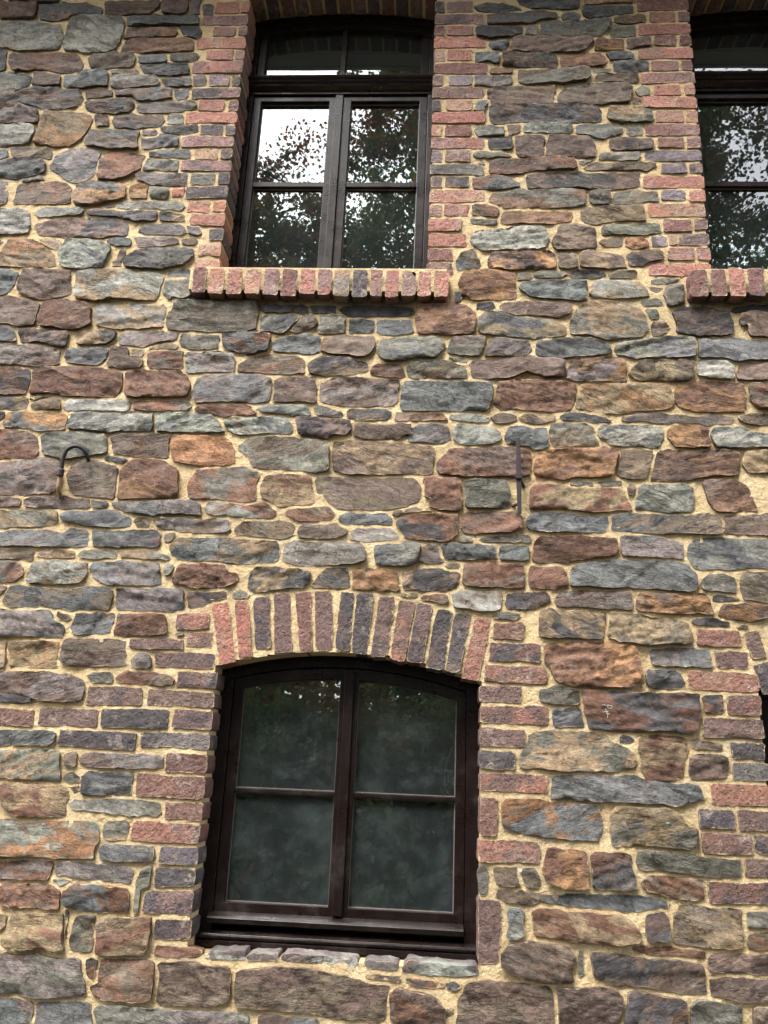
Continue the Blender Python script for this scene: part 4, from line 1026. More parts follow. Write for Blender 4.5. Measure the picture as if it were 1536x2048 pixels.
BRICKS = '''UL|o|0 -1196,5287 -1128,5286 -1067,5288 -1070,5359 -1128,5356 -1183,5358
UL|o|1 -1055,5289 -1034,5291 -1016,5291 -1016,5356 -1034,5357 -1050,5358
UL|m|1 -1249,5216 -1133,5211 -1016,5214 -1016,5273 -1133,5276 -1249,5275
UL|m|0 -1186,5136 -1124,5132 -1071,5135 -1066,5195 -1124,5193 -1180,5195
UL|d|1 -1055,5138 -1034,5135 -1012,5137 -1012,5199 -1034,5198 -1055,5194
UL|r|1 -1267,5060 -1139,5058 -1014,5056 -1014,5128 -1139,5129 -1269,5124
UL|r|0 -1202,4987 -1135,4981 -1070,4982 -1067,5049 -1135,5048 -1204,5052
UL|m|1 -1055,4989 -1036,4987 -1013,4987 -1013,5039 -1036,5041 -1058,5043
UL|m|1 -1271,4902 -1141,4904 -1014,4900 -1014,4970 -1141,4970 -1266,4970
UL|v|0 -1175,4820 -1127,4819 -1074,4822 -1076,4879 -1127,4883 -1176,4884
UL|k|1 -1056,4818 -1039,4819 -1020,4822 -1020,4879 -1039,4874 -1056,4875
UL|k|1 -1250,4737 -1132,4739 -1011,4744 -1011,4804 -1132,4803 -1252,4801
UL|r|0 -1211,4671 -1148,4664 -1086,4662 -1087,4732 -1148,4733 -1212,4732
UL|d|1 -1059,4661 -1035,4663 -1015,4661 -1015,4727 -1035,4729 -1056,4727
UL|r|1 -1267,4586 -1142,4593 -1013,4592 -1013,4656 -1142,4655 -1270,4656
UL|k|0 -1188,4522 -1134,4519 -1077,4522 -1077,4579 -1134,4578 -1187,4580
UL|k|1 -1061,4518 -1039,4513 -1016,4514 -1016,4574 -1039,4573 -1061,4578
UL|m|1 -1265,4447 -1142,4448 -1015,4444 -1015,4502 -1142,4507 -1268,4507
UL|y|0 -1197,4371 -1139,4369 -1083,4370 -1083,4432 -1139,4431 -1196,4428
UL|k|1 -1068,4378 -1043,4371 -1015,4375 -1015,4434 -1043,4432 -1075,4432
UL|m|1 -1259,4310 -1136,4310 -1015,4307 -1015,4364 -1136,4369 -1256,4363
UL|g|0 -1203,4229 -1145,4224 -1087,4225 -1088,4290 -1145,4284 -1201,4286
UL|k|1 -1064,4229 -1041,4229 -1014,4227 -1014,4292 -1041,4292 -1066,4292
UL|k|1 -1217,4149 -1117,4151 -1015,4151 -1015,4212 -1117,4214 -1219,4209
UL|o|0 -1279,4155 -1254,4159 -1224,4157 -1223,4211 -1254,4209 -1282,4206
UL|k|1 -46,5285 -25,5281 -2,5282 -9,5345 -25,5347 -46,5343
UL|m|0 16,5281 79,5283 142,5284 142,5351 79,5347 15,5344
UL|m|1 -45,5206 77,5204 201,5205 199,5266 77,5264 -45,5264
UL|d|1 -47,5131 -24,5127 -2,5127 0,5187 -24,5190 -47,5181
UL|r|0 16,5132 83,5128 146,5133 146,5189 83,5192 17,5188
UL|r|1 -45,5053 80,5054 209,5053 202,5116 80,5113 -45,5113
UL|y|1 -43,4962 -21,4965 4,4966 -1,5030 -21,5034 -43,5031
UL|r|0 22,4973 81,4971 144,4973 140,5034 81,5034 24,5034
UL|d|1 -43,4890 86,4889 210,4890 216,4953 86,4954 -43,4951
UL|k|1 -47,4812 -25,4810 -3,4817 -2,4872 -25,4877 -47,4876
UL|v|0 32,4817 87,4818 143,4820 145,4878 87,4868 31,4875
UL|m|1 -46,4739 78,4737 200,4741 204,4800 78,4799 -46,4801
UL|k|1 -47,4656 -28,4657 -9,4660 -12,4727 -28,4722 -47,4722
UL|r|0 24,4660 82,4658 141,4660 142,4722 82,4725 21,4722
UL|r|1 -46,4588 80,4587 205,4590 205,4652 80,4650 -46,4648
UL|r|1 -45,4515 -23,4515 -6,4516 -1,4572 -23,4576 -45,4574
UL|d|0 20,4513 81,4514 136,4508 141,4573 81,4570 22,4572
UL|m|1 -45,4440 77,4440 202,4440 203,4498 77,4493 -45,4495
UL|k|1 -42,4360 -21,4363 1,4359 1,4419 -21,4420 -42,4421
UL|m|0 24,4363 81,4363 138,4362 135,4425 81,4425 25,4422
UL|g|1 -47,4287 78,4287 203,4285 201,4343 78,4344 -47,4340
UL|k|1 -43,4212 -17,4212 10,4209 11,4273 -17,4277 -43,4273
UL|k|0 20,4216 76,4217 134,4214 138,4278 76,4276 20,4274
UL|r|1 -45,4132 81,4132 206,4143 207,4202 81,4202 -45,4200
UR|d|1 972,5278 1095,5281 1219,5283 1219,5351 1095,5347 970,5352
UR|r|0 1030,5206 1087,5207 1149,5207 1149,5267 1087,5269 1029,5268
UR|m|1 1169,5207 1194,5208 1219,5206 1219,5264 1194,5265 1170,5264
UR|r|1 966,5126 1093,5130 1219,5126 1219,5191 1093,5188 967,5193
UR|d|0 1043,5055 1094,5055 1143,5051 1145,5112 1094,5113 1045,5114
UR|d|1 1167,5058 1191,5054 1216,5055 1216,5119 1191,5114 1168,5115
UR|r|1 963,4978 1092,4975 1218,4972 1218,5035 1092,5037 965,5039
UR|m|0 1024,4902 1084,4901 1147,4904 1146,4958 1084,4957 1021,4958
UR|d|1 1167,4909 1189,4907 1213,4906 1213,4959 1189,4957 1167,4963
UR|m|1 964,4822 1091,4828 1219,4826 1219,4885 1091,4885 966,4883
UR|r|0 1025,4753 1089,4753 1150,4752 1146,4810 1089,4806 1028,4808
UR|r|1 1174,4748 1193,4750 1213,4743 1213,4810 1193,4810 1171,4806
UR|r|1 966,4672 1092,4680 1218,4676 1218,4736 1092,4736 963,4739
UR|d|0 920,4702 942,4699 965,4698 962,4736 942,4736 921,4739
UR|r|0 1025,4591 1089,4591 1153,4591 1152,4654 1089,4653 1028,4652
UR|r|1 1167,4589 1193,4586 1217,4586 1217,4653 1193,4654 1173,4654
UR|d|1 972,4512 1096,4509 1218,4517 1218,4573 1096,4578 972,4573
UR|d|0 1028,4442 1089,4447 1147,4439 1146,4501 1089,4498 1030,4504
UR|m|1 1157,4434 1189,4441 1218,4435 1218,4502 1189,4503 1160,4501
UR|k|1 962,4367 1090,4365 1217,4368 1217,4425 1090,4424 961,4423
UR|k|0 1035,4296 1094,4296 1152,4298 1150,4352 1094,4347 1035,4347
UR|m|1 1159,4292 1188,4297 1218,4295 1218,4351 1188,4354 1159,4346
UR|r|1 949,4217 1086,4215 1220,4216 1220,4281 1086,4276 948,4279
UR|v|0 1025,4151 1080,4148 1133,4150 1137,4203 1080,4200 1027,4199
UR|r|1 1150,4141 1183,4141 1218,4144 1218,4199 1183,4201 1149,4199
UL|r|0 -1198,4073 -1144,4071 -1094,4065 -1091,4131 -1144,4129 -1195,4128
UL|o|1 -1078,4075 -1048,4071 -1018,4073 -1018,4128 -1048,4128 -1079,4132
UL|r|1 -1179,3996 -1096,4001 -1015,3995 -1015,4063 -1096,4060 -1175,4063
UL|k|1 -1073,3916 -1045,3919 -1013,3918 -1013,3970 -1045,3974 -1079,3974
UL|r|1 -1117,3831 -1067,3835 -1017,3833 -1017,3896 -1067,3893 -1117,3889
UL|r|1 -1131,3756 -1069,3755 -1014,3757 -1014,3803 -1069,3807 -1126,3805
UL|y|1 -45,4054 -18,4057 12,4051 14,4116 -18,4118 -45,4116
UL|r|0 19,4060 76,4060 131,4058 135,4117 76,4115 18,4115
UL|r|1 -47,3974 26,3974 97,3976 102,4032 26,4034 -47,4038
UL|r|1 -43,3893 40,3893 124,3890 122,3953 40,3952 -43,3957
UL|d|1 -45,3817 8,3818 63,3817 59,3873 8,3873 -45,3876
UL|m|1 -49,3743 7,3746 65,3746 57,3797 7,3800 -49,3795
UR|o|1 957,4059 1084,4062 1212,4061 1212,4125 1084,4125 958,4122
UR|d|0 1028,3978 1088,3977 1152,3978 1150,4037 1088,4033 1028,4037
UR|m|1 1160,3988 1189,3992 1217,3995 1217,4038 1189,4039 1165,4042
UR|k|0 971,3899 1003,3899 1038,3899 1037,3949 1003,3947 966,3950
UR|y|0 1043,3904 1060,3903 1083,3908 1078,3962 1060,3960 1043,3960
UR|k|1 1085,3907 1153,3906 1219,3905 1219,3964 1153,3965 1090,3965
UR|m|0 1037,3829 1096,3830 1149,3829 1155,3887 1096,3890 1041,3891
UR|r|1 1164,3833 1191,3832 1219,3832 1219,3892 1191,3889 1164,3893
UR|r|1 950,3750 1082,3745 1217,3752 1217,3804 1082,3805 948,3806
LL|m|0 -1016,2089 -952,2085 -886,2093 -889,2152 -952,2151 -1015,2148
LL|m|0 -972,2022 -921,2022 -869,2022 -869,2079 -921,2077 -970,2082
LL|m|0 -1204,2007 -1090,2005 -979,2006 -980,2046 -1090,2046 -1198,2043
LL|m|0 -1088,1939 -971,1937 -850,1933 -851,1990 -971,1994 -1089,1996
LL|m|1 -990,1864 -911,1859 -832,1856 -832,1921 -911,1919 -988,1918
LL|m|0 -1342,1779 -1234,1781 -1124,1785 -1125,1853 -1234,1855 -1344,1847
LL|m|1 -1095,1790 -965,1789 -835,1789 -835,1845 -965,1845 -1095,1846
LL|d|0 -1701,1688 -1623,1691 -1546,1687 -1548,1746 -1623,1746 -1701,1749
LL|m|0 -1518,1696 -1404,1693 -1283,1696 -1288,1757 -1404,1758 -1521,1757
LL|k|0 -1274,1697 -1142,1699 -1009,1700 -1012,1767 -1142,1769 -1274,1765
LL|m|1 -984,1707 -909,1707 -836,1705 -836,1768 -909,1771 -983,1775
LL|k|0 -1433,1622 -1277,1620 -1128,1617 -1127,1676 -1277,1678 -1431,1682
LL|g|1 -1101,1631 -970,1635 -838,1629 -838,1682 -970,1683 -1101,1682
LL|d|0 255,2096 313,2099 366,2096 372,2157 313,2156 257,2154
LL|d|0 243,2008 342,2014 436,2010 441,2077 342,2074 244,2075
LL|r|0 222,1928 339,1927 458,1927 461,1991 339,1985 223,1987
LL|m|1 203,1847 282,1850 359,1847 362,1910 282,1908 203,1905
LL|m|1 207,1772 333,1775 458,1775 460,1838 333,1838 207,1833
LR|r|0 1047,2097 1125,2094 1205,2099 1206,2158 1125,2159 1048,2158
LR|m|0 1112,2012 1168,2012 1227,2011 1233,2075 1168,2072 1104,2075
LR|r|1 1005,1928 1133,1929 1264,1928 1262,1991 1133,1993 1001,1993
LR|m|1 1143,1840 1203,1841 1261,1841 1264,1911 1203,1907 1143,1904
LR|m|1 1045,1752 1154,1753 1264,1755 1260,1820 1154,1818 1043,1820
LL|d|1 -998,1540 -918,1539 -839,1537 -839,1605 -918,1607 -996,1608
LL|d|1 -1098,1451 -969,1452 -838,1450 -838,1530 -969,1527 -1099,1529
LL|d|1 -977,1370 -908,1378 -838,1373 -838,1431 -908,1428 -978,1428
LL|r|1 -1096,1292 -967,1290 -840,1290 -840,1354 -967,1357 -1091,1359
LL|v|1 -978,1219 -908,1218 -837,1216 -837,1275 -908,1276 -976,1275
LL|k|1 -986,1136 -914,1142 -841,1144 -841,1198 -914,1202 -991,1198
LL|k|1 -1024,1051 -930,1053 -841,1051 -841,1124 -930,1123 -1017,1119
LL|k|1 -965,970 -901,967 -837,971 -837,1028 -901,1026 -967,1026
LL|m|1 207,1685 293,1683 380,1686 375,1744 293,1746 207,1750
LL|k|1 207,1609 270,1603 334,1606 336,1670 270,1668 207,1670
LL|m|1 210,1528 334,1529 457,1528 459,1584 334,1586 210,1582
LL|d|1 210,1367 240,1366 263,1363 270,1498 240,1495 210,1495
LL|r|1 206,1278 315,1279 425,1280 423,1349 315,1353 206,1351
LL|m|1 206,948 241,947 277,949 280,1149 241,1150 206,1147
LR|k|1 1145,1677 1200,1678 1256,1675 1259,1731 1200,1735 1140,1733
LR|g|1 1142,1603 1203,1599 1262,1603 1266,1663 1203,1665 1143,1660
LR|r|1 1058,1513 1160,1515 1261,1517 1266,1586 1160,1584 1057,1579
LR|k|0 1008,1430 1071,1433 1135,1429 1133,1491 1071,1493 1008,1491
LR|m|1 1144,1427 1204,1426 1263,1427 1264,1490 1204,1493 1146,1496
LR|m|0 1014,1344 1102,1342 1189,1350 1193,1412 1102,1415 1013,1414
LR|k|1 1193,1357 1228,1353 1261,1355 1265,1410 1228,1413 1196,1414
LR|m|1 1160,1276 1211,1278 1265,1276 1263,1325 1211,1329 1160,1329
LR|d|1 1027,1179 1143,1187 1264,1186 1263,1253 1143,1246 1020,1245'''
ARCH = '''LL|o -880,2193 -816,2201 -767,1969 -824,1955
LL|o -788,2212 -738,2219 -699,1992 -745,1978
LL|k -711,2217 -648,2233 -625,2026 -688,2024
LL|m -631,2244 -567,2249 -544,2016 -611,2008
LL|d -543,2247 -482,2254 -461,2019 -505,2015
LL|m -464,2257 -401,2259 -379,2029 -446,2022
LL|k -358,2258 -303,2260 -311,2027 -368,2025
LL|k -297,2255 -229,2259 -244,2016 -306,2022
LL|m -202,2242 -144,2243 -161,2011 -223,2009
LL|m -119,2228 -54,2231 -90,1989 -152,2002
LL|m -50,2225 9,2217 -23,1991 -87,1991
LL|k 33,2199 95,2196 64,1964 -8,1976
LL|k 98,2188 168,2183 125,1956 66,1959
LL|r 181,2170 240,2164 196,1929 130,1939
LR|m 1228,2146 1277,2158 1300,2060 1243,2048
LR|k 1246,2021 1317,2039 1338,1933 1274,1915'''
SILL = '''UL|d -1109,3608 -1048,3607 -1051,3728 -1109,3732
UL|r -1038,3603 -969,3600 -973,3727 -1038,3724
UL|r -950,3597 -886,3604 -883,3730 -949,3729
UL|r -866,3604 -803,3601 -803,3726 -872,3723
UL|m -783,3603 -721,3600 -719,3725 -783,3725
UL|d -702,3591 -635,3596 -635,3723 -699,3726
UL|r -621,3607 -551,3606 -556,3728 -619,3727
UL|m -537,3604 -478,3603 -473,3725 -538,3729
UL|y -470,3597 -400,3596 -399,3724 -468,3725
UL|k -379,3593 -314,3597 -319,3722 -378,3722
UL|m -302,3598 -249,3597 -249,3723 -302,3725
UL|r -234,3593 -174,3595 -174,3722 -229,3722
UL|m -162,3597 -95,3597 -99,3718 -162,3722
UL|r -90,3598 -28,3601 -32,3720 -85,3720
UL|r -17,3594 43,3596 46,3719 -16,3724
UR|d 1110,3614 1178,3615 1178,3747 1109,3742
UR|d 1196,3615 1261,3615 1262,3748 1200,3746
UR|r 1277,3617 1339,3617 1342,3746 1272,3752
UR|d 1361,3621 1419,3618 1424,3749 1354,3748'''

def parse(s):
    out = []
    for ln in s.strip().split('\n'):
        a = ln.split()
        out.append((a[0], np.array([[int(q) / 1000 for q in p.split(',')] for p in a[1:]])))
    return out
stones, bricks, archb, sillb = parse(STONES), parse(BRICKS), parse(ARCH), parse(SILL)
CLOUD, CLOUD_ID = [], []
for _q, (_c, _P) in enumerate(stones + bricks + archb + sillb):
    _r = resample(_P, 0.008)
    CLOUD.append(_r); CLOUD_ID.append(np.full(len(_r), _q))
CLOUD, CLOUD_ID = np.vstack(CLOUD), np.concatenate(CLOUD_ID)
NS, NB, NA = len(stones), len(bricks), len(archb)
def area(P):
    return abs(0.5 * np.sum(P[:, 0] * np.roll(P[:, 1], -1) - np.roll(P[:, 0], -1) * P[:, 1]))

# ------------------------------------------------------------------ the house and its bed of mortar
ground = bpy.data.meshes.new('ground')
ground.from_pydata([(-250, -300, 0), (250, -300, 0), (250, 200, 0), (-250, 200, 0)], [], [(0, 1, 2, 3)])
tag(link('ground', ground, None, M_GRASS), kind='structure')

house = tag(empty('stone_house'), 'rubble stone house wall with brick-framed dark brown windows', 'house')

def build_mortar():
    st = 0.0125
    xs = np.arange(WX0, WX1 + 1e-6, st)
    zs = np.arange(WZ0, WZ1 + 1e-6, st)
    gr = 0.004
    for o in OPEN.values():                     # grid lines run exactly along the jambs
        for q in (o['xl'] - gr, o['xr'] + gr):
            xs[np.argmin(abs(xs - q))] = q
    X, Z = np.meshgrid(xs, zs)
    xc = (X[:-1, :-1] + X[1:, 1:]) / 2
    zc = (Z[:-1, :-1] + Z[1:, 1:]) / 2
    hole = in_open(xc, zc, gr)
    inside = in_open(X, Z, gr - 1e-4)
    for o in OPEN.values():
        m = inside & (X > o['xl'] - gr - 1e-3) & (X < o['xr'] + gr + 1e-3) & (abs(Z - o['zb']) > -1) & (Z > o['zb'] - 0.1) & (Z < o['a'](o['xl']) + 0.3)
        za = o['a'](np.clip(X, o['xl'], o['xr'])) + gr
        up = m & (za - Z < 2 * st)
        Z = np.where(up, za, Z)
        dn = m & (Z - o['zb'] + gr < 2 * st) & ~up
        Z = np.where(dn, o['zb'] - gr, Z)
    Y = -0.0040 - (0.0040 * fbm(X / 0.11, Z / 0.07, 5, 4) + 0.0022 * vnoise(X / 0.016, Z / 0.014, 11))
    nx = len(xs)
    idx = np.arange(X.size).reshape(X.shape)
    q = np.stack([idx[:-1, :-1], idx[:-1, 1:], idx[1:, 1:], idx[1:, :-1]], -1)[~hole]
    me = bpy.data.meshes.new('wall')
    V = np.stack([X, Y, Z], -1).reshape(-1, 3)
    used = np.unique(q)
    rm = np.full(len(V), -1); rm[used] = np.arange(len(used))
    V = V[used]; q = rm[q]
    me.vertices.add(len(V)); me.vertices.foreach_set('co', V.astype(np.float32).ravel())
    me.loops.add(q.size); me.loops.foreach_set('vertex_index', q.astype(np.int32).ravel())
    me.polygons.add(len(q)); me.polygons.foreach_set('loop_start', np.arange(0, q.size, 4, dtype=np.int32))
    me.polygons.foreach_set('use_smooth', np.ones(len(q), bool))
    me.update(calc_edges=True)
    return me
wall = link('wall', build_mortar(), house, M_MORTAR)
tag(wall, 'sand-coloured mortar bed of the rubble wall')

# the 300 stones that show largest are pieces of their own, the slivers between them one part
order = sorted(range(len(stones)), key=lambda i: -area(stones[i][1]))
big = set(order[:300])
slivers = []
HEIGHTS = []
for i, (code, P) in enumerate(stones):
    bk = 0.03
    if code.endswith('^'):
        code, bk = code[:-1], 0.168  # ledge stones: slate grey, lightened to paint in skylight on their tops
    part = stone_part(code, P, 100 + i, bk, True, i if bk < 0.1 else None)
    if bk > 0.1:                                 # the ledge stones under the lower window are flat
        part[0][:, 1] = np.where(part[0][:, 1] < 0.05, -0.006 + (part[0][:, 1] + 0.006) * 0.3, part[0][:, 1])
    HEIGHTS.append(part[0])
    if i in big:
        link('stone', mesh_from('stone', [part], M_STONE), wall)
    else:
        slivers.append(part)
tag(link('small_stones', mesh_from('small_stones', slivers, M_STONE), wall), 'small filler stones and slivers in the joints', kind='stuff')

# ------------------------------------------------------------------ brick surrounds of the openings
surround = {}
LAB = {'UL': 'pink and plum brick surround of the upper window, whole in view', 'UR': 'red brick surround of the upper window cut by the right edge',
       'LL': 'brown brick jambs and arch of the lower window', 'LR': 'brick jamb of the lower window at the right edge'}
for k, o in OPEN.items():
    g = 0.004
    xs = np.linspace(o['xl'] - g, o['xr'] + g, 25)
    top = [(x, o['a'](np.clip(x, o['xl'], o['xr'])) + g) for x in xs]
    loop = [(o['xl'] - g, o['zb'] - g)] + top + [(o['xr'] + g, o['zb'] - g)]
    V, F = [], []
    n = len(loop)
    for y in (-0.001, 0.24):
        V += [(x, y, z) for x, z in loop]
    for i in range(n):
        j = (i + 1) % n
        F.append((i, n + i, n + j, j))
    me = bpy.data.meshes.new('window_surround')
    me.from_pydata(V, [], F)
    surround[k] = tag(link('window_surround', me, house, M_MORTAR), LAB[k])

for i, (code, P) in enumerate(bricks):
    w, c, deep = code.split('|')
    part = brick_part(c, P, 3000 + i, BRICK_UP if w[0] == 'U' else BRICK_LO, 0.168 if deep == '1' else 0.03, gid=NS + i)
    link('brick', mesh_from('brick', [part], M_BRICK), surround[w])
for i, (code, P) in enumerate(archb):
    w, c = code.split('|')
    part = brick_part(c, P, 3600 + i, BRICK_LO, 0.168, gid=NS + NB + i)
    link('brick', mesh_from('brick', [part], M_BRICK), surround[w])
for i, (code, P) in enumerate(sillb):
    w, c = code.split('|')
    part = brick_part(c, P, 3700 + i, BRICK_UP, 0.168, -0.050, 0.008, gid=NS + NB + NA + i)
    link('brick', mesh_from('brick', [part], M_BRICK), surround[w])

def box_bm(bm, x0, x1, y0, y1, z0, z1):
    vs = [bm.verts.new(p) for p in ((x0, y0, z0), (x1, y0, z0), (x1, y1, z0), (x0, y1, z0), (x0, y0, z1), (x1, y0, z1), (x1, y1, z1), (x0, y1, z1))]
    for f in ((0, 3, 2, 1), (4, 5, 6, 7), (0, 1, 5, 4), (1, 2, 6, 5), (2, 3, 7, 6), (3, 0, 4, 7)):
        bm.faces.new([vs[i] for i in f])

def bm_obj(name, bm, mat, parent, bevel=0.0, seg=2):
    bmesh.ops.recalc_face_normals(bm, faces=bm.faces)
    if bevel:
        ed = [e for e in bm.edges if len(e.link_faces) == 2 and e.calc_face_angle(0) > 0.6]
        bmesh.ops.bevel(bm, geom=ed, offset=bevel, segments=seg, profile=0.6, affect='EDGES', clamp_overlap=True)
    me = bpy.data.meshes.new(name)
    bm.to_mesh(me); bm.free()
    for p in me.polygons: p.use_smooth = False
    return link(name, me, parent, mat)

# bedding mortar of the two projecting sills
for k, (xa, xb, z0, z1) in {'UL': (-1.128, 0.040, 3.640, 3.744), 'UR': (1.140, 2.300, 3.652, 3.756)}.items():
    bm = bmesh.new()
    box_bm(bm, xa, xb, -0.0575, 0.166, z0 - 0.021, z1 - 0.006)
    bm_obj('sill_mortar', bm, M_MORTAR, surround[k], 0.004)

# heads of the upper openings: segmental arches of bricks on end (their undersides show)
def head_arch(k, n, pal, codes, seed, zrise=0.25):
    o = OPEN[k]
    xl, xr = o['xl'] - 0.01, o['xr'] + 0.01
    xc = (xl + xr) / 2
    zc = o['a'](xc) - 2.6
    parts = []
    for i in range(n):
        u0, u1 = i / n, (i + 1) / n
        gap = 0.006
        pts = []
        for u, s, t in ((u0, gap, 0), (u1, -gap, 0), (u1, -gap, 1), (u0, gap, 1)):
            x = xl + (xr - xl) * u + s
            z = o['a'](np.clip(x, o['xl'], o['xr']))
            d = Vector((x - xc, z - zc)).normalized()
            pts.append((x + d.x * zrise * t, z + d.y * zrise * t))
        parts.append(brick_part(codes[i % len(codes)], np.array(pts), seed + i, pal, 0.168))
    return parts
for k, sd in (('UL', 4000), ('UR', 4100)):
    for p in head_arch(k, 13, BRICK_UP, 'mkdkmkdmkdkmd', sd):
        link('brick', mesh_from('brick', [p], M_BRICK), surround[k])

# ------------------------------------------------------------------ the wall beyond the frame of the photograph
occ = []
for lst in (stones, bricks, archb, sillb):
    for _, P in lst:
        occ.append((P[:, 0].min(), P[:, 0].max(), P[:, 1].min(), P[:, 1].max()))
def free_box(a, b, c, d, pad=0.008):
    return not any(a < q[1] + pad and b > q[0] - pad and c < q[3] + pad and d > q[2] - pad for q in occ)
VIEW = [(-2.365, 5.404), (1.619, 5.348), (1.192, 0.808), (-1.488, 0.663)]
def in_view(x, z):
    r = True
    for i in range(4):
        (ax, az), (bx, bz) = VIEW[i], VIEW[(i + 1) % 4]
        r = r and ((bx - ax) * (z - az) - (bz - az) * (x - ax) < 0)
    return r
extra_b = {'UR': [], 'LR': []}
def course_bricks(k, xj, z0, z1, side, pal, seed):
    z, i = z0, 0
    while z < z1:
        full = i % 2 == 0
        w = [0.235] if full else [0.075, 0.115]
        x = xj
        for j, q in enumerate(w):
            a, b = (x, x + q) if side > 0 else (x - q, x)
            if free_box(a, b, z, z + 0.066, 0.002):
                P = np.array([(a, z), (b, z), (b, z + 0.066), (a, z + 0.066)])
                extra_b[k].append(brick_part(random.choice('rmdrmk' if k[0] == 'U' else 'mdrkm'), P, seed + i * 3 + j, pal, 0.168 if j == 0 else 0.03))
                occ.append((a, b, z, z + 0.066))
            x += (q + 0.012) * side
        z += 0.080; i += 1
course_bricks('UR', 2.187, 3.80, 5.36, 1, BRICK_UP, 5000)
course_bricks('LR', 2.308, 0.96, 1.90, 1, BRICK_LO, 5200)
course_bricks('LR', 1.263, 0.96, 1.15, -1, BRICK_LO, 5300)
x = 1.537
while x < 2.30:                                   # the rest of the right sill
    if free_box(x, x + 0.066, 3.66, 3.74, 0.004):
        P = np.array([(x, 3.648), (x + 0.066, 3.648), (x + 0.066, 3.762), (x, 3.762)])
        extra_b['UR'].append(brick_part(random.choice('rrmd'), P, 5400 + int(x * 1000), BRICK_UP, 0.168, -0.05, 0.008))
    x += 0.078
for p in head_arch('LR', 14, BRICK_LO, 'rmkmdkmmkkmdr', 5600):
    v = p[0]
    if free_box(v[:, 0].min(), v[:, 0].max(), v[:, 2].min(), v[:, 2].max(), -0.012):
        extra_b['LR'].append(p)
for k in ('UR', 'LR'):
    tag(link('brick_bond', mesh_from('brick_bond', extra_b[k], M_BRICK), surround[k]), kind='stuff')
for k in OPEN:                                    # keep rubble off the surrounds
    o = OPEN[k]
    occ.append((o['xl'] - 0.03, o['xr'] + 0.03, o['zb'] - 0.13, o['a']((o['xl'] + o['xr']) / 2) + 0.28))
fill = []
rg = np.random.default_rng(21)
z = WZ0 + 0.01
while z < WZ1 - 0.05:
    h = rg.uniform(0.06, 0.15)
    x = WX0 + 0.02 + rg.uniform(0, 0.1)
    while x < WX1 - 0.05:
        w = rg.uniform(0.12, 0.34)
        a, b, c, d = x, min(x + w, WX1 - 0.01), z, min(z + h, WZ1 - 0.01)
        if not (in_view(a, c) and in_view(b, d) and in_view(a, d) and in_view(b, c)):
            rows = [(c, d)] if h < 0.1 or rg.random() < 0.6 else [(c, c + h * 0.45), (c + h * 0.55, d)]
            for c2, d2 in rows:
                aa, bb = a, b
                for _ in range(5):
                    if free_box(aa, bb, c2, d2, 0.006): break
                    bb -= (b - a) * 0.16
                if bb - aa > 0.05 and free_box(aa, bb, c2, d2, 0.006):
                    j = lambda s: rg.normal(0, s)
                    P = np.array([(aa + j(.008), c2 + j(.006)), ((aa + bb) / 2 + j(.02), c2 + j(.006)), (bb + j(.008), c2 + j(.006)), (bb + j(.006), (c2 + d2) / 2),
                                  (bb + j(.008), d2 + j(.006)), ((aa + bb) / 2 + j(.02), d2 + j(.006)), (aa + j(.008), d2 + j(.006)), (aa + j(.006), (c2 + d2) / 2)])
                    code = rg.choice(['B', 'BG', 'L', 'G', 'P', 'PN', 'V', 'R', 'RP', 'N', 'O', 'D', 'GT', 'VB'])
                    occ.append((aa, bb, c2, d2))
                    fill.append(stone_part(str(code), P, 7000 + len(fill), 0.03, False))
        x += w + rg.uniform(0.014, 0.026)
    z += h + rg.uniform(0.014, 0.024)
for _ in range(14000):                            # smaller stones close the gaps that are left
    w, h = rg.uniform(0.05, 0.22), rg.uniform(0.035, 0.09)
    a, c = rg.uniform(WX0, WX1 - w), rg.uniform(WZ0, WZ1 - h)
    xm, zm = a + w / 2, c + h / 2
    if not in_view(-0.26 + (xm + 0.26) * 1.06, 3.05 + (zm - 3.05) * 1.05) and free_box(a, a + w, c, c + h, 0.012):
        j = lambda s: rg.normal(0, s)
        P = np.array([(a + j(.005), c + j(.004)), (a + w + j(.005), c + j(.004)), (a + w + j(.005), c + h + j(.004)), (a + w / 2, c + h + j(.004)), (a + j(.005), c + h + j(.004))])
        fill.append(stone_part(str(rg.choice(['B', 'G', 'P', 'V', 'R', 'N', 'GT'])), P, 9000 + len(fill), 0.03, False))
        occ.append((a, a + w, c, c + h))
tag(link('outer_stones', mesh_from('outer_stones', fill, M_STONE), wall), 'rubble stones along the edges of the wall', kind='stuff')

# ------------------------------------------------------------------ windows
def ring_bm(bm, outer, inner, y0, y1):
    n = len(outer)
    O0 = [bm.verts.new((x, y0, z)) for x, z in outer]; I0 = [bm.verts.new((x, y0, z)) for x, z in inner]
    O1 = [bm.verts.new((x, y1, z)) for x, z in outer]; I1 = [bm.verts.new((x, y1, z)) for x, z in inner]
    for i in range(n):
        j = (i + 1) % n
        bm.faces.new((O0[i], O0[j], I0[j], I0[i])); bm.faces.new((O1[j], O1[i], I1[i], I1[j]))
        bm.faces.new((O0[j], O0[i], O1[i], O1[j])); bm.faces.new((I0[i], I0[j], I1[j], I1[i]))

def arched(xl, xr, zb, f, n=12):
    return [(xl, zb)] + [(x, f(x)) for x in np.linspace(xl, xr, n)] + [(xr, zb)]

def sheet_bm(bm, loop, y0, y1):
    A = [bm.verts.new((x, y0, z)) for x, z in loop]; B = [bm.verts.new((x, y1, z)) for x, z in loop]
    bm.faces.new(A); bm.faces.new(B[::-1])
    for i in range(len(loop)):
        j = (i + 1) % len(loop)
        bm.faces.new((A[j], A[i], B[i], B[j]))

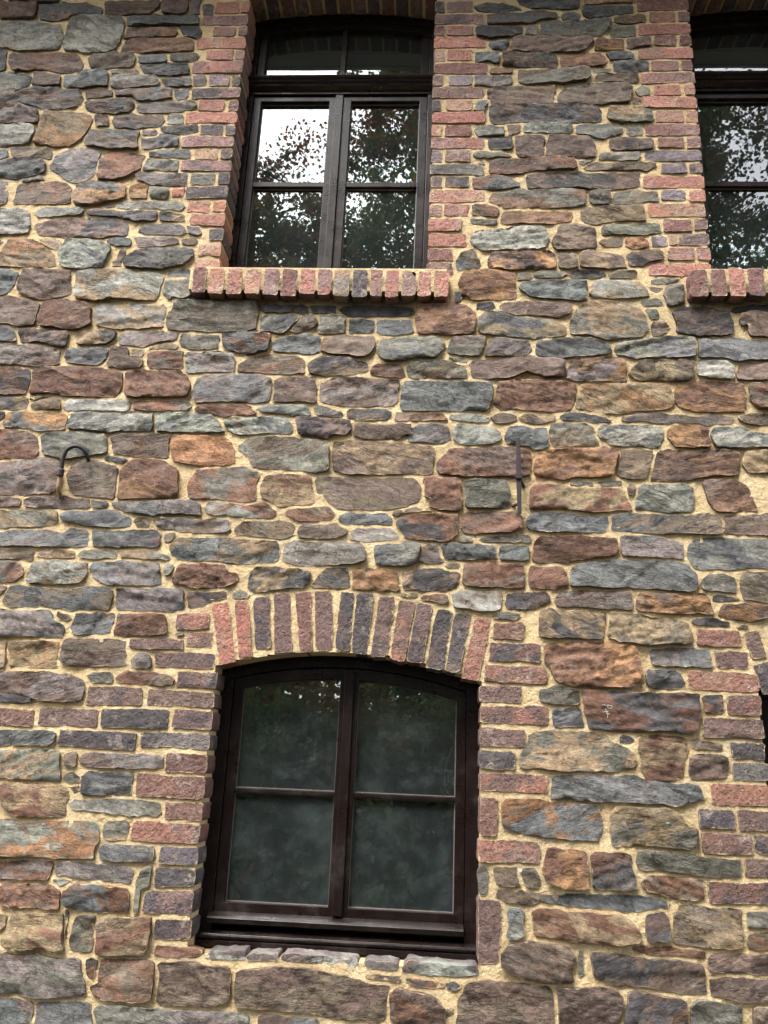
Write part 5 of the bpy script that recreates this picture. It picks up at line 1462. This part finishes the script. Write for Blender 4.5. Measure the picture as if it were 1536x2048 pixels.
def profile_bm(bm, x0, x1, prof):
    A = [bm.verts.new((x0, y, z)) for y, z in prof]; B = [bm.verts.new((x1, y, z)) for y, z in prof]
    bm.faces.new(A); bm.faces.new(B[::-1])
    for i in range(len(prof)):
        j = (i + 1) % len(prof)
        bm.faces.new((A[j], A[i], B[i], B[j]))

def part(name, fn, mat, parent, bevel=0.0025):
    bm = bmesh.new(); fn(bm)
    return bm_obj(name, bm, mat, parent, bevel)

def pane(win, loop, glass, y=0.186):
    part('pane', lambda bm: sheet_bm(bm, loop, y, y + 0.004), glass, win, 0.0)

def inset(f, d):
    return lambda x: f(x) - d

def upper_window(o, label, glass):
    xl, xr, zb, a = o['xl'], o['xr'], o['zb'], o['a']
    xc = (xl + xr) / 2 + 0.002
    z_tr0, z_tr1 = zb + 1.163, zb + 1.256
    bm = bmesh.new()
    ring_bm(bm, arched(xl - 0.03, xr + 0.03, zb - 0.005, inset(a, -0.02)), arched(xl + 0.030, xr - 0.030, zb + 0.05, inset(a, 0.050)), 0.150, 0.235)
    win = tag(bm_obj('window', bm, M_WOOD, house, 0.003), label)
    # transom with its rounded drip mouldings
    t0, t1 = z_tr0, z_tr1
    part('transom', lambda bm: profile_bm(bm, xl + 0.004, xr - 0.004,
        [(0.21, t0), (0.146, t0), (0.146, t0 + 0.022), (0.124, t0 + 0.030), (0.120, t0 + 0.040), (0.126, t0 + 0.045), (0.116, t0 + 0.050), (0.112, t0 + 0.059),
         (0.118, t0 + 0.063), (0.106, t0 + 0.069), (0.102, t0 + 0.080), (0.110, t0 + 0.085), (0.140, t1), (0.21, t1)]), M_WOOD, win, 0.0015)
    # two casements
    for s0, s1 in ((xl + 0.032, xc - 0.003), (xc + 0.003, xr - 0.032)):
        g0 = s0 + (0.040 if s0 < xc - 0.1 else 0.054)
        g1 = s1 - (0.054 if s1 < xc + 0.1 else 0.040)
        sb, st = zb + 0.045, z_tr0 - 0.006
        gb, gt = sb + 0.055, st - 0.030
        sq = lambda x0, x1, z0, z1: [(x0, z0), (x0, z1), (x1, z1), (x1, z0)]
        part('sash', lambda bm: ring_bm(bm, sq(s0, s1, sb, st), sq(g0, g1, gb, gt), 0.158, 0.215), M_WOOD, win)
        zm = zb + 0.615
        part('glazing_bar', lambda bm: box_bm(bm, g0 - 0.003, g1 + 0.003, 0.163, 0.205, zm - 0.014, zm + 0.014), M_WOOD, win)
        for z0, z1 in ((gb, zm - 0.014), (zm + 0.014, gt)):
            part('glazing_seal', lambda bm: ring_bm(bm, sq(g0 - 0.002, g1 + 0.002, z0 - 0.002, z1 + 0.002), sq(g0 + 0.0035, g1 - 0.0035, z0 + 0.0035, z1 - 0.0035), 0.181, 0.1855), M_BEAD, win, 0.0)
            pane(win, sq(g0 - 0.004, g1 + 0.004, z0 - 0.004, z1 + 0.004), glass)
    part('astragal', lambda bm: box_bm(bm, xc - 0.024, xc + 0.016, 0.144, 0.160, zb + 0.05, z_tr0 - 0.006), M_WOOD, win, 0.003)
    # fanlight
    f0, f1 = xl + 0.032, xr - 0.032
    ft = inset(a, 0.052)
    gtop = inset(a, 0.090)
    part('fanlight_sash', lambda bm: ring_bm(bm, arched(f0, f1, t1 - 0.004, ft), arched(f0 + 0.040, f1 - 0.040, t1 + 0.046, gtop), 0.158, 0.215), M_WOOD, win)
    part('glazing_bar', lambda bm: box_bm(bm, xc - 0.013, xc + 0.013, 0.163, 0.205, t1 + 0.042, gtop(xc) + 0.004), M_WOOD, win)
    for p0, p1 in ((f0 + 0.036, xc - 0.012), (xc + 0.012, f1 - 0.036)):
        pane(win, arched(p0, p1, t1 + 0.040, inset(a, 0.086), 8), glass)
    return win

def lower_window(o, label, glass):
    xl, xr, zb, a = o['xl'], o['xr'], o['zb'], o['a']
    xc = (xl + xr) / 2 - 0.001
    bm = bmesh.new()
    ring_bm(bm, arched(xl - 0.03, xr + 0.03, zb - 0.01, inset(a, -0.02)), arched(xl + 0.048, xr - 0.048, zb + 0.05, inset(a, 0.042)), 0.150, 0.235)
    win = tag(bm_obj('window', bm, M_WOOD, house, 0.003), label)
    s_l, s_r = xl + 0.050, xr - 0.050
    top, gtop = inset(a, 0.045), inset(a, 0.090)
    sb, gb = zb + 0.078, zb + 0.153
    for s0, s1 in ((s_l, xc - 0.003), (xc + 0.003, s_r)):
        g0 = s0 + (0.038 if s0 < xc - 0.1 else 0.034)
        g1 = s1 - (0.034 if s1 < xc + 0.1 else 0.038)
        part('sash', lambda bm: ring_bm(bm, arched(s0, s1, sb, top, 8), arched(g0, g1, gb, gtop, 8), 0.158, 0.215), M_WOOD, win)
        zm = zb + 0.557
        part('glazing_bar', lambda bm: box_bm(bm, g0 - 0.003, g1 + 0.003, 0.164, 0.205, zm - 0.010, zm + 0.010), M_WOOD, win, 0.005)
        sq = lambda x0, x1, z0, z1: [(x0, z0), (x0, z1), (x1, z1), (x1, z0)]
        part('glazing_seal', lambda bm: ring_bm(bm, sq(g0 - 0.002, g1 + 0.002, gb - 0.002, zm - 0.008), sq(g0 + 0.003, g1 - 0.003, gb + 0.003, zm - 0.0125), 0.181, 0.1855), M_BEAD, win, 0.0)
        part('glazing_seal', lambda bm: ring_bm(bm, arched(g0 - 0.002, g1 + 0.002, zm + 0.008, inset(a, 0.088), 8), arched(g0 + 0.003, g1 - 0.003, zm + 0.0125, inset(a, 0.093), 8), 0.181, 0.1855), M_BEAD, win, 0.0)
        pane(win, sq(g0 - 0.004, g1 + 0.004, gb - 0.004, zm - 0.004), glass)
        pane(win, arched(g0 - 0.004, g1 + 0.004, zm + 0.004, inset(a, 0.086), 8), glass)
    part('astragal', lambda bm: box_bm(bm, xc - 0.019, xc + 0.019, 0.144, 0.160, zb + 0.126, inset(a, 0.050)(xc)), M_WOOD, win, 0.003)
    part('weather_bar', lambda bm: profile_bm(bm, xl + 0.034, xr - 0.050, [(0.160, zb + 0.084), (0.128, zb + 0.084), (0.124, zb + 0.102), (0.130, zb + 0.108), (0.160, zb + 0.122)]), M_WOOD, win, 0.002)
    win.location.y = -0.036
    part('sill', lambda bm: profile_bm(bm, xl + 0.003, xr - 0.003,
        [(0.20, zb + 0.004), (0.126, zb + 0.004), (0.124, zb + 0.026), (0.132, zb + 0.031), (0.122, zb + 0.034), (0.118, zb + 0.042), (0.122, zb + 0.050), (0.146, zb + 0.056), (0.20, zb + 0.064)]), M_WOOD, win, 0.0015)
    return win

upper_window(OPEN['UL'], 'upper window reflecting white sky on its left', M_GLASS)
upper_window(OPEN['UR'], 'upper window cut by the right edge reflecting sparse leaves', M_GLASS)
ll = lower_window(OPEN['LL'], 'lower arched window with dusty panes', M_GLASS_D)
CORD = [[0.1091, 1.6848], [0.092, 1.643], [0.0797, 1.5941], [0.0768, 1.5498], [0.0843, 1.5172], [0.1024, 1.491]]
lower_window(OPEN['LR'], 'lower window of which only a sliver shows', M_GLASS_D)

# ------------------------------------------------------------------ room behind, eaves above
bm = bmesh.new()
box_bm(bm, WX0, WX1, 0.02, 3.5, WZ0 - 0.02, WZ1 + 0.02)
bmesh.ops.delete(bm, geom=[f for f in bm.faces if abs(f.calc_center_median().y - 0.02) < 1e-4], context='FACES')
bm_obj('interior', bm, M_ROOM, house)
bm = bmesh.new()
EAVE_Y, EAVE_Z = -0.50, 5.835
x, k = WX0 - 0.2, 0
eave = None
bm = bmesh.new()
box_bm(bm, WX0 - 0.2, WX1 + 0.2, EAVE_Y - 0.025, EAVE_Y, EAVE_Z - 0.005, EAVE_Z + 0.17)
eave = tag(bm_obj('eave', bm, M_SOFFIT, house, 0.003), 'pale boarded eave above the upper windows')
y = EAVE_Y + 0.004
while y < -0.02:
    bm = bmesh.new()
    box_bm(bm, WX0 - 0.2, WX1 + 0.2, y, min(y + 0.096, 0.06), EAVE_Z + random.uniform(0, 0.002), EAVE_Z + 0.02)
    bm_obj('soffit_board', bm, M_SOFFIT, eave, 0.003)
    y += 0.100
bm = bmesh.new()
prof = [(EAVE_Y - 0.06, EAVE_Z + 0.175), (EAVE_Y - 0.06, EAVE_Z + 0.215), (3.6, EAVE_Z + 3.1), (3.6, EAVE_Z + 3.06)]
profile_bm(bm, WX0 - 0.25, WX1 + 0.25, prof)
bm_obj('roof', bm, M_TILE, house)
bm = bmesh.new()
n = 12
P0 = [(EAVE_Y - 0.085 + 0.055 * math.cos(math.pi + math.pi * i / n), EAVE_Z + 0.165 + 0.055 * math.sin(math.pi + math.pi * i / n)) for i in range(n + 1)]
P1 = [(EAVE_Y - 0.085 + 0.052 * math.cos(math.pi + math.pi * i / n), EAVE_Z + 0.165 + 0.052 * math.sin(math.pi + math.pi * i / n)) for i in range(n, -1, -1)]
profile_bm(bm, WX0 - 0.25, WX1 + 0.25, P0 + P1)
bm_obj('gutter', bm, M_IRON, house)

# ------------------------------------------------------------------ ironwork on the wall
def tube_bm(bm, pts, rad, seg=12):
    pts = [Vector(p) for p in pts]
    rings = []
    up = Vector((0, 1, 0))
    for i, p in enumerate(pts):
        d = (pts[min(i + 1, len(pts) - 1)] - pts[max(i - 1, 0)]).normalized()
        a = d.cross(up)
        a = a.normalized() if a.length > 1e-3 else Vector((1, 0, 0))
        b = d.cross(a).normalized()
        r = rad[i] if hasattr(rad, '__len__') else rad
        rings.append([bm.verts.new(p + (a * math.cos(2 * math.pi * k / seg) + b * math.sin(2 * math.pi * k / seg)) * r) for k in range(seg)])
    for i in range(len(rings) - 1):
        for k in range(seg):
            bm.faces.new((rings[i][k], rings[i][(k + 1) % seg], rings[i + 1][(k + 1) % seg], rings[i + 1][k]))
    bm.faces.new(rings[0][::-1]); bm.faces.new(rings[-1])

def spline(pts, n=6):
    pts = [Vector(p) for p in pts]
    out = []
    for i in range(len(pts) - 1):
        p0, p1, p2, p3 = pts[max(i - 1, 0)], pts[i], pts[i + 1], pts[min(i + 2, len(pts) - 1)]
        for k in range(n):
            t = k / n
            out.append(0.5 * ((2 * p1) + (p2 - p0) * t + (2 * p0 - 5 * p1 + 4 * p2 - p3) * t * t + (3 * p1 - p0 - 3 * p2 + p3) * t ** 3))
    return out + [pts[-1]]

bm = bmesh.new()                                  # a pale cord hanging behind the upper right pane
tube_bm(bm, spline([(x, 0.196, z) for x, z in CORD]), 0.0028, 8)
bm_obj('cord', bm, mat_plain('pale_cord', (188, 190, 160), 0.8), ll)

HK = [[-1.5826, 2.6268], [-1.5822, 2.6587], [-1.5799, 2.6967], [-1.5775, 2.7272], [-1.5746, 2.7586], [-1.5712, 2.7942], [-1.5582, 2.8273], [-1.5295, 2.8447], [-1.5018, 2.8394], [-1.4814, 2.8183], [-1.4735, 2.7888]]
hook = tag(empty('iron_hook', (HK[0][0], -0.03, HK[0][1])), 'bent dark iron hook in the wall at the left edge', 'hook')
def rel(root, o):
    o.parent = root
    o.matrix_parent_inverse = Matrix.Translation(-Vector(root.location))
    return o
up3 = [(x, y, z) for (x, z), y in zip(HK[3:], (-0.052, -0.058, -0.064, -0.068, -0.066, -0.060, -0.050, -0.030))]
bm = bmesh.new(); tube_bm(bm, spline(up3), 0.0085)
o = bm_obj('hook_arm', bm, M_IRON, None); rel(hook, o)
lo3 = [(x, y, z) for (x, z), y in zip(HK[:4], (0.01, -0.036, -0.046, -0.052))]
bm = bmesh.new(); tube_bm(bm, spline(lo3), 0.0095)
o = bm_obj('shank', bm, M_RUST, None); rel(hook, o)
cx, cz = HK[3]
dx, dz = HK[4][0] - HK[2][0], HK[4][1] - HK[2][1]
L = math.hypot(dx, dz)
bm = bmesh.new(); tube_bm(bm, [(cx - dx / L * 0.017, -0.051, cz - dz / L * 0.017), (cx - dx / L * 0.013, -0.051, cz - dz / L * 0.013), (cx + dx / L * 0.013, -0.053, cz + dz / L * 0.013), (cx + dx / L * 0.017, -0.053, cz + dz / L * 0.017)], [0.0115, 0.0135, 0.0135, 0.0115])
o = bm_obj('collar', bm, M_IRON, None); rel(hook, o)

BX, BZ0, BZ1, BZC = [0.3539, 2.5966, 2.9309, 2.7596]
stay = tag(empty('iron_stay', (BX, -0.045, BZC)), 'upright dark iron shutter stay on the wall between the windows', 'shutter stay')
def plate(z0, z1, w0, w1, y0, y1, lean):
    bm = bmesh.new()
    vs = []
    for z, w in ((z0, w0), (z1, w1)):
        cxx = BX + lean * (z - BZC)
        vs += [bm.verts.new((cxx + sx * w / 2, yy, z)) for sx, yy in ((-1, y0), (1, y0), (1, y1), (-1, y1))]
    for f in ((0, 3, 2, 1), (4, 5, 6, 7), (0, 1, 5, 4), (1, 2, 6, 5), (2, 3, 7, 6), (3, 0, 4, 7)):
        bm.faces.new([vs[i] for i in f])
    return bm
o = bm_obj('upper_blade', plate(BZC + 0.010, BZ1, 0.0215, 0.0165, -0.056, -0.046, -0.012), M_IRON, None, 0.002); rel(stay, o)
o = bm_obj('lower_blade', plate(BZ0, BZC - 0.010, 0.0155, 0.0205, -0.054, -0.044, -0.012), M_IRON, None, 0.002); rel(stay, o)
o = bm_obj('collar', plate(BZC - 0.013, BZC + 0.012, 0.0255, 0.0255, -0.062, -0.038, -0.01), M_IRON, None, 0.002); rel(stay, o)
bm = bmesh.new(); tube_bm(bm, spline([(BX, -0.045, BZC - 0.008), (BX + 0.012, -0.036, BZC - 0.020), (BX + 0.024, -0.006, BZC - 0.030), (BX + 0.026, 0.02, BZC - 0.032)]), 0.0075)
o = bm_obj('pivot_pin', bm, M_IRON, None); rel(stay, o)
bm = bmesh.new(); tube_bm(bm, [(BX + 0.001, -0.042, BZ0 + 0.045), (BX - 0.014, -0.02, BZ0 + 0.047), (BX - 0.020, 0.02, BZ0 + 0.048)], 0.007)
o = bm_obj('stop_peg', bm, M_IRON, None); rel(stay, o)

# chalk scrawl and a dab of turquoise paint on two stones
allv = np.vstack(HEIGHTS)
def face_y(x, z):
    d = (allv[:, 0] - x) ** 2 + (allv[:, 2] - z) ** 2
    k = np.argsort(d)[:6]
    return allv[k, 1].min()
CH = [[[0.6646, 1.8532], [0.6762, 1.8521], [0.6912, 1.8532]], [[0.6827, 1.8539], [0.6876, 1.8425], [0.7014, 1.843], [0.7007, 1.8514], [0.6858, 1.8508]], [[0.6773, 1.839], [0.6806, 1.8275], [0.6793, 1.8212]], [[0.6689, 1.826], [0.6871, 1.8299]], [[0.6839, 1.8298], [0.6856, 1.8183], [0.684, 1.8057]], [[0.6793, 1.8212], [0.6936, 1.8207]]]
bm = bmesh.new()
for st in CH:
    pts = spline([(x, 0, z) for x, z in st], 4)
    tube_bm(bm, [(p.x, face_y(p.x, p.z) - 0.0003, p.z) for p in pts], 0.0011, 5)
bm_obj('chalk_mark', bm, M_CHALK, wall)
tx, tz = [0.8841, 1.4395]
bm = bmesh.new()
vs = [bm.verts.new((tx + 0.006 * (1 + 0.3 * math.sin(3 * t)) * math.cos(t), face_y(tx, tz) - 0.002 - 0.001 * math.cos(2 * t), tz + 0.005 * math.sin(t))) for t in np.linspace(0, 2 * math.pi, 12, endpoint=False)]
cv = bm.verts.new((tx, face_y(tx, tz) - 0.004, tz))
for i in range(12): bm.faces.new((vs[i], vs[(i + 1) % 12], cv))
bm_obj('paint_dab', bm, M_TEAL, wall)

# ------------------------------------------------------------------ trees across the yard, seen in the panes
LEAFC = {'olive': (92, 94, 48), 'green': (66, 92, 48), 'rust': (136, 82, 48), 'brown': (104, 78, 54), 'yellow': (142, 122, 58)}
def leaves(name, C, R, n, size, mixw, seed, parent, scatter=1.0):
    """n leaves gathered round the cluster centres C (m,3) with radii R (m)"""
    rg = np.random.default_rng(seed)
    m = len(C)
    k = rg.integers(0, m, n)
    d = rg.normal(0, 1, (n, 3)); d /= np.linalg.norm(d, axis=1)[:, None]
    p = C[k] + d * (R[k] * rg.random(n) ** 0.75)[:, None] * scatter
    a = rg.normal(0, 1, (n, 3)); a /= np.linalg.norm(a, axis=1)[:, None]
    b = np.cross(a, rg.normal(0, 1, (n, 3))); b /= np.maximum(np.linalg.norm(b, axis=1), 1e-6)[:, None]
    cr = np.cross(a, b)
    s = size * rg.uniform(0.65, 1.25, n)[:, None]
    V = np.stack([p - a * s * 0.5, p + b * s * 0.42 + cr * s * 0.1, p + a * s * 0.6, p - b * s * 0.42 + cr * s * 0.1], 1)
    keys = list(mixw)
    pal = np.array([lin(*LEAFC[q])[:3] for q in keys])
    wts = np.array([mixw[q] for q in keys]); wts = wts / wts.sum()
    base = rg.choice(len(keys), m, p=wts)
    pick = np.where(rg.random(n) < 0.6, base[k], rg.choice(len(keys), n, p=wts))
    c = pal[pick] * rg.uniform(0.7, 1.3, n)[:, None]
    me = bpy.data.meshes.new(name)
    me.vertices.add(4 * n); me.vertices.foreach_set('co', V.astype(np.float32).ravel())
    me.loops.add(4 * n); me.loops.foreach_set('vertex_index', np.arange(4 * n, dtype=np.int32))
    me.polygons.add(n); me.polygons.foreach_set('loop_start', np.arange(0, 4 * n, 4, dtype=np.int32))
    me.update(calc_edges=True)
    at = me.attributes.new('ca', 'FLOAT_COLOR', 'POINT')
    at.data.foreach_set('color', np.repeat(np.column_stack([c, np.ones(n)]), 4, 0).astype(np.float32).ravel())
    return link(name, me, parent, M_LEAF)

def tree(loc, height, cz, rx, rz, nclus, nleaf, size, mixw, seed, label, clus_r=(0.28, 0.62)):
    rg = np.random.default_rng(seed)
    root = tag(empty('tree', loc), label, 'tree', 'trees across the yard mirrored in the panes')
    u = rg.normal(0, 1, (nclus, 3)); u /= np.linalg.norm(u, axis=1)[:, None]
    rad = rg.uniform(0.25, 1.0, nclus) ** 0.6
    lobes = 1 + 0.16 * np.sin(3 * np.arctan2(u[:, 1], u[:, 0]) + seed) + 0.12 * rg.normal(0, 1, nclus)
    C = u * (rad * lobes)[:, None] * np.array([rx, rx, rz]) + np.array([0, 0, cz])
    C = C[C[:, 2] > height * 0.14]
    R = rg.uniform(*clus_r, len(C))
    bm = bmesh.new()
    base = 0.03 * height
    tr = [(0, 0, -0.2), (0.05, 0.02, height * 0.12), (0.0, 0.1, height * 0.3), (0.12, 0, height * 0.55), (0.05, 0.05, height * 0.8), (0, 0, height * 0.95)]
    sp = spline(tr, 5)
    tube_bm(bm, sp, [base * (1.15 - 1.08 * i / (len(sp) - 1)) ** 0.9 * (1.3 if i == 0 else 1) for i in range(len(sp))], 9)
    for i in rg.permutation(len(C))[:220]:                     # limbs rise from the trunk into the crown
        c = Vector(C[i])
        z0 = max(height * 0.18, min(height * 0.85, c.z - Vector((c.x, c.y)).length * rg.uniform(0.5, 0.9)))
        s = Vector((0.05, 0.03, z0))
        mid = s.lerp(c, 0.5) + Vector((rg.normal(0, .2), rg.normal(0, .2), -0.25))
        pts = spline([s, mid, c], 3)
        r0 = base * 0.34 * (1.1 - z0 / height)
        tube_bm(bm, pts, [max(0.008, r0 * (1 - 0.9 * q / (len(pts) - 1))) for q in range(len(pts))], 5)
    o = bm_obj('trunk', bm, M_BARK, root)
    leaves('crown', C, R, nleaf, size, mixw, seed + 1, root)
    return root

tree((2.0, -10.5, 0), 19.0, 11.8, 4.4, 7.2, 950, 210000, 0.080, {'olive': 4, 'green': 3, 'rust': 1, 'brown': 2}, 41, 'tall olive and rust autumn tree mirrored in the upper windows')
tree((-4.0, -11.0, 0), 14.4, 9.1, 3.3, 4.8, 600, 130000, 0.080, {'olive': 3, 'rust': 2, 'brown': 3, 'green': 2}, 52, 'lower rust-brown tree mirrored under the white sky')
tree((8.4, -9.5, 0), 15.5, 10.0, 3.6, 5.2, 420, 66000, 0.082, {'green': 3, 'olive': 2, 'brown': 2}, 63, 'sparse green tree mirrored in the right upper window')

def shrub(loc, w, h, n, seed, mixw, label):
    rg = np.random.default_rng(seed)
    root = tag(empty('shrub', loc), label, 'shrub', 'shrubs along the far side of the yard')
    m = 60
    u = rg.normal(0, 1, (m, 3)); u /= np.linalg.norm(u, axis=1)[:, None]
    C = u * (rg.random(m) ** 0.4)[:, None] * np.array([w, w * 0.8, h * 0.5]) + np.array([0, 0, h * 0.5])
    C[:, 2] = np.maximum(C[:, 2], 0.1)
    leaves('foliage', C, rg.uniform(0.25, 0.5, m), n, 0.10, mixw, seed, root)
    bm = bmesh.new()
    for i in range(14):
        c = Vector(C[i])
        tube_bm(bm, spline([(c.x * 0.15, c.y * 0.15, -0.1), (c.x * 0.5, c.y * 0.5, c.z * 0.5), tuple(c)], 3), [0.03, 0.026, 0.022, 0.018, 0.014, 0.011, 0.008], 5)
    bm_obj('stem', bm, M_BARK, root)
shr = ['dense olive shrub beside the big tree', 'brownish shrub in the gap between the trees', 'green shrub in front of the lower tree', 'tall dark shrub at the left of the row',
       'rusty shrub at the right of the row', 'broad green shrub at the end of the row', 'low brown-green shrub nearest the lower window', 'bushy shrub left of the nearest one', 'round shrub right of the nearest one']
for i, (x, y, w, h, nn, mw) in enumerate(((0.6, -11.2, 1.6, 3.6, 9000, {'olive': 3, 'green': 2}), (-1.6, -12.0, 1.7, 3.2, 9000, {'brown': 3, 'olive': 2}), (-3.6, -9.4, 1.3, 2.3, 7000, {'green': 3, 'olive': 1}),
        (-6.8, -10.2, 1.8, 4.0, 9000, {'green': 2, 'brown': 1}), (4.8, -11.6, 1.7, 3.4, 8000, {'rust': 2, 'olive': 2}), (7.0, -10.6, 1.9, 3.0, 8000, {'green': 3, 'olive': 2}), (-0.3, -8.6, 1.7, 2.4, 14000, {'brown': 2, 'olive': 3}), (-2.9, -8.4, 1.6, 2.7, 14000, {'green': 2, 'olive': 2, 'brown': 1}), (2.4, -8.8, 1.5, 2.2, 11000, {'olive': 2, 'green': 2}))):
    shrub((x, y, 0), w, h, nn, 80 + i, mw, shr[i])
rg = np.random.default_rng(71)
hedge = tag(empty('hedge', (0, -15.5, 0)), 'long low hedge closing the yard below the trees', 'hedge')
C = np.column_stack([rg.uniform(-15, 15, 420), rg.uniform(-0.8, 0.8, 420), rg.uniform(0.1, 2.6, 420)])
leaves('foliage', C, rg.uniform(0.3, 0.6, 420), 42000, 0.12, {'olive': 3, 'green': 3, 'brown': 2}, 72, hedge)
C = np.column_stack([rg.uniform(-12, 12, 1500), rg.uniform(-16, -6.5, 1500), rg.uniform(0.0, 0.35, 1500)])  # leafy cover added to keep bright ground out of the lower panes
tag(leaves('added_undergrowth', C, rg.uniform(0.25, 0.5, 1500), 60000, 0.11, {'olive': 3, 'green': 3, 'brown': 3}, 73, None), 'low leafy cover added to hide bright ground mirrored in the lower panes', 'ground cover', kind='stuff')
# the wood behind them, one dark mass
rg = np.random.default_rng(99)
C = np.column_stack([rg.uniform(-28, 28, 900), rg.uniform(-30, -20, 900), rg.uniform(0, 1, 900) ** 0.9 * 10.0])
tag(leaves('far_wood', C, rg.uniform(0.8, 1.6, 900), 60000, 0.42, {'olive': 3, 'green': 3, 'brown': 2, 'rust': 1}, 98, None), 'distant autumn wood closing off the yard', 'wood', kind='stuff')
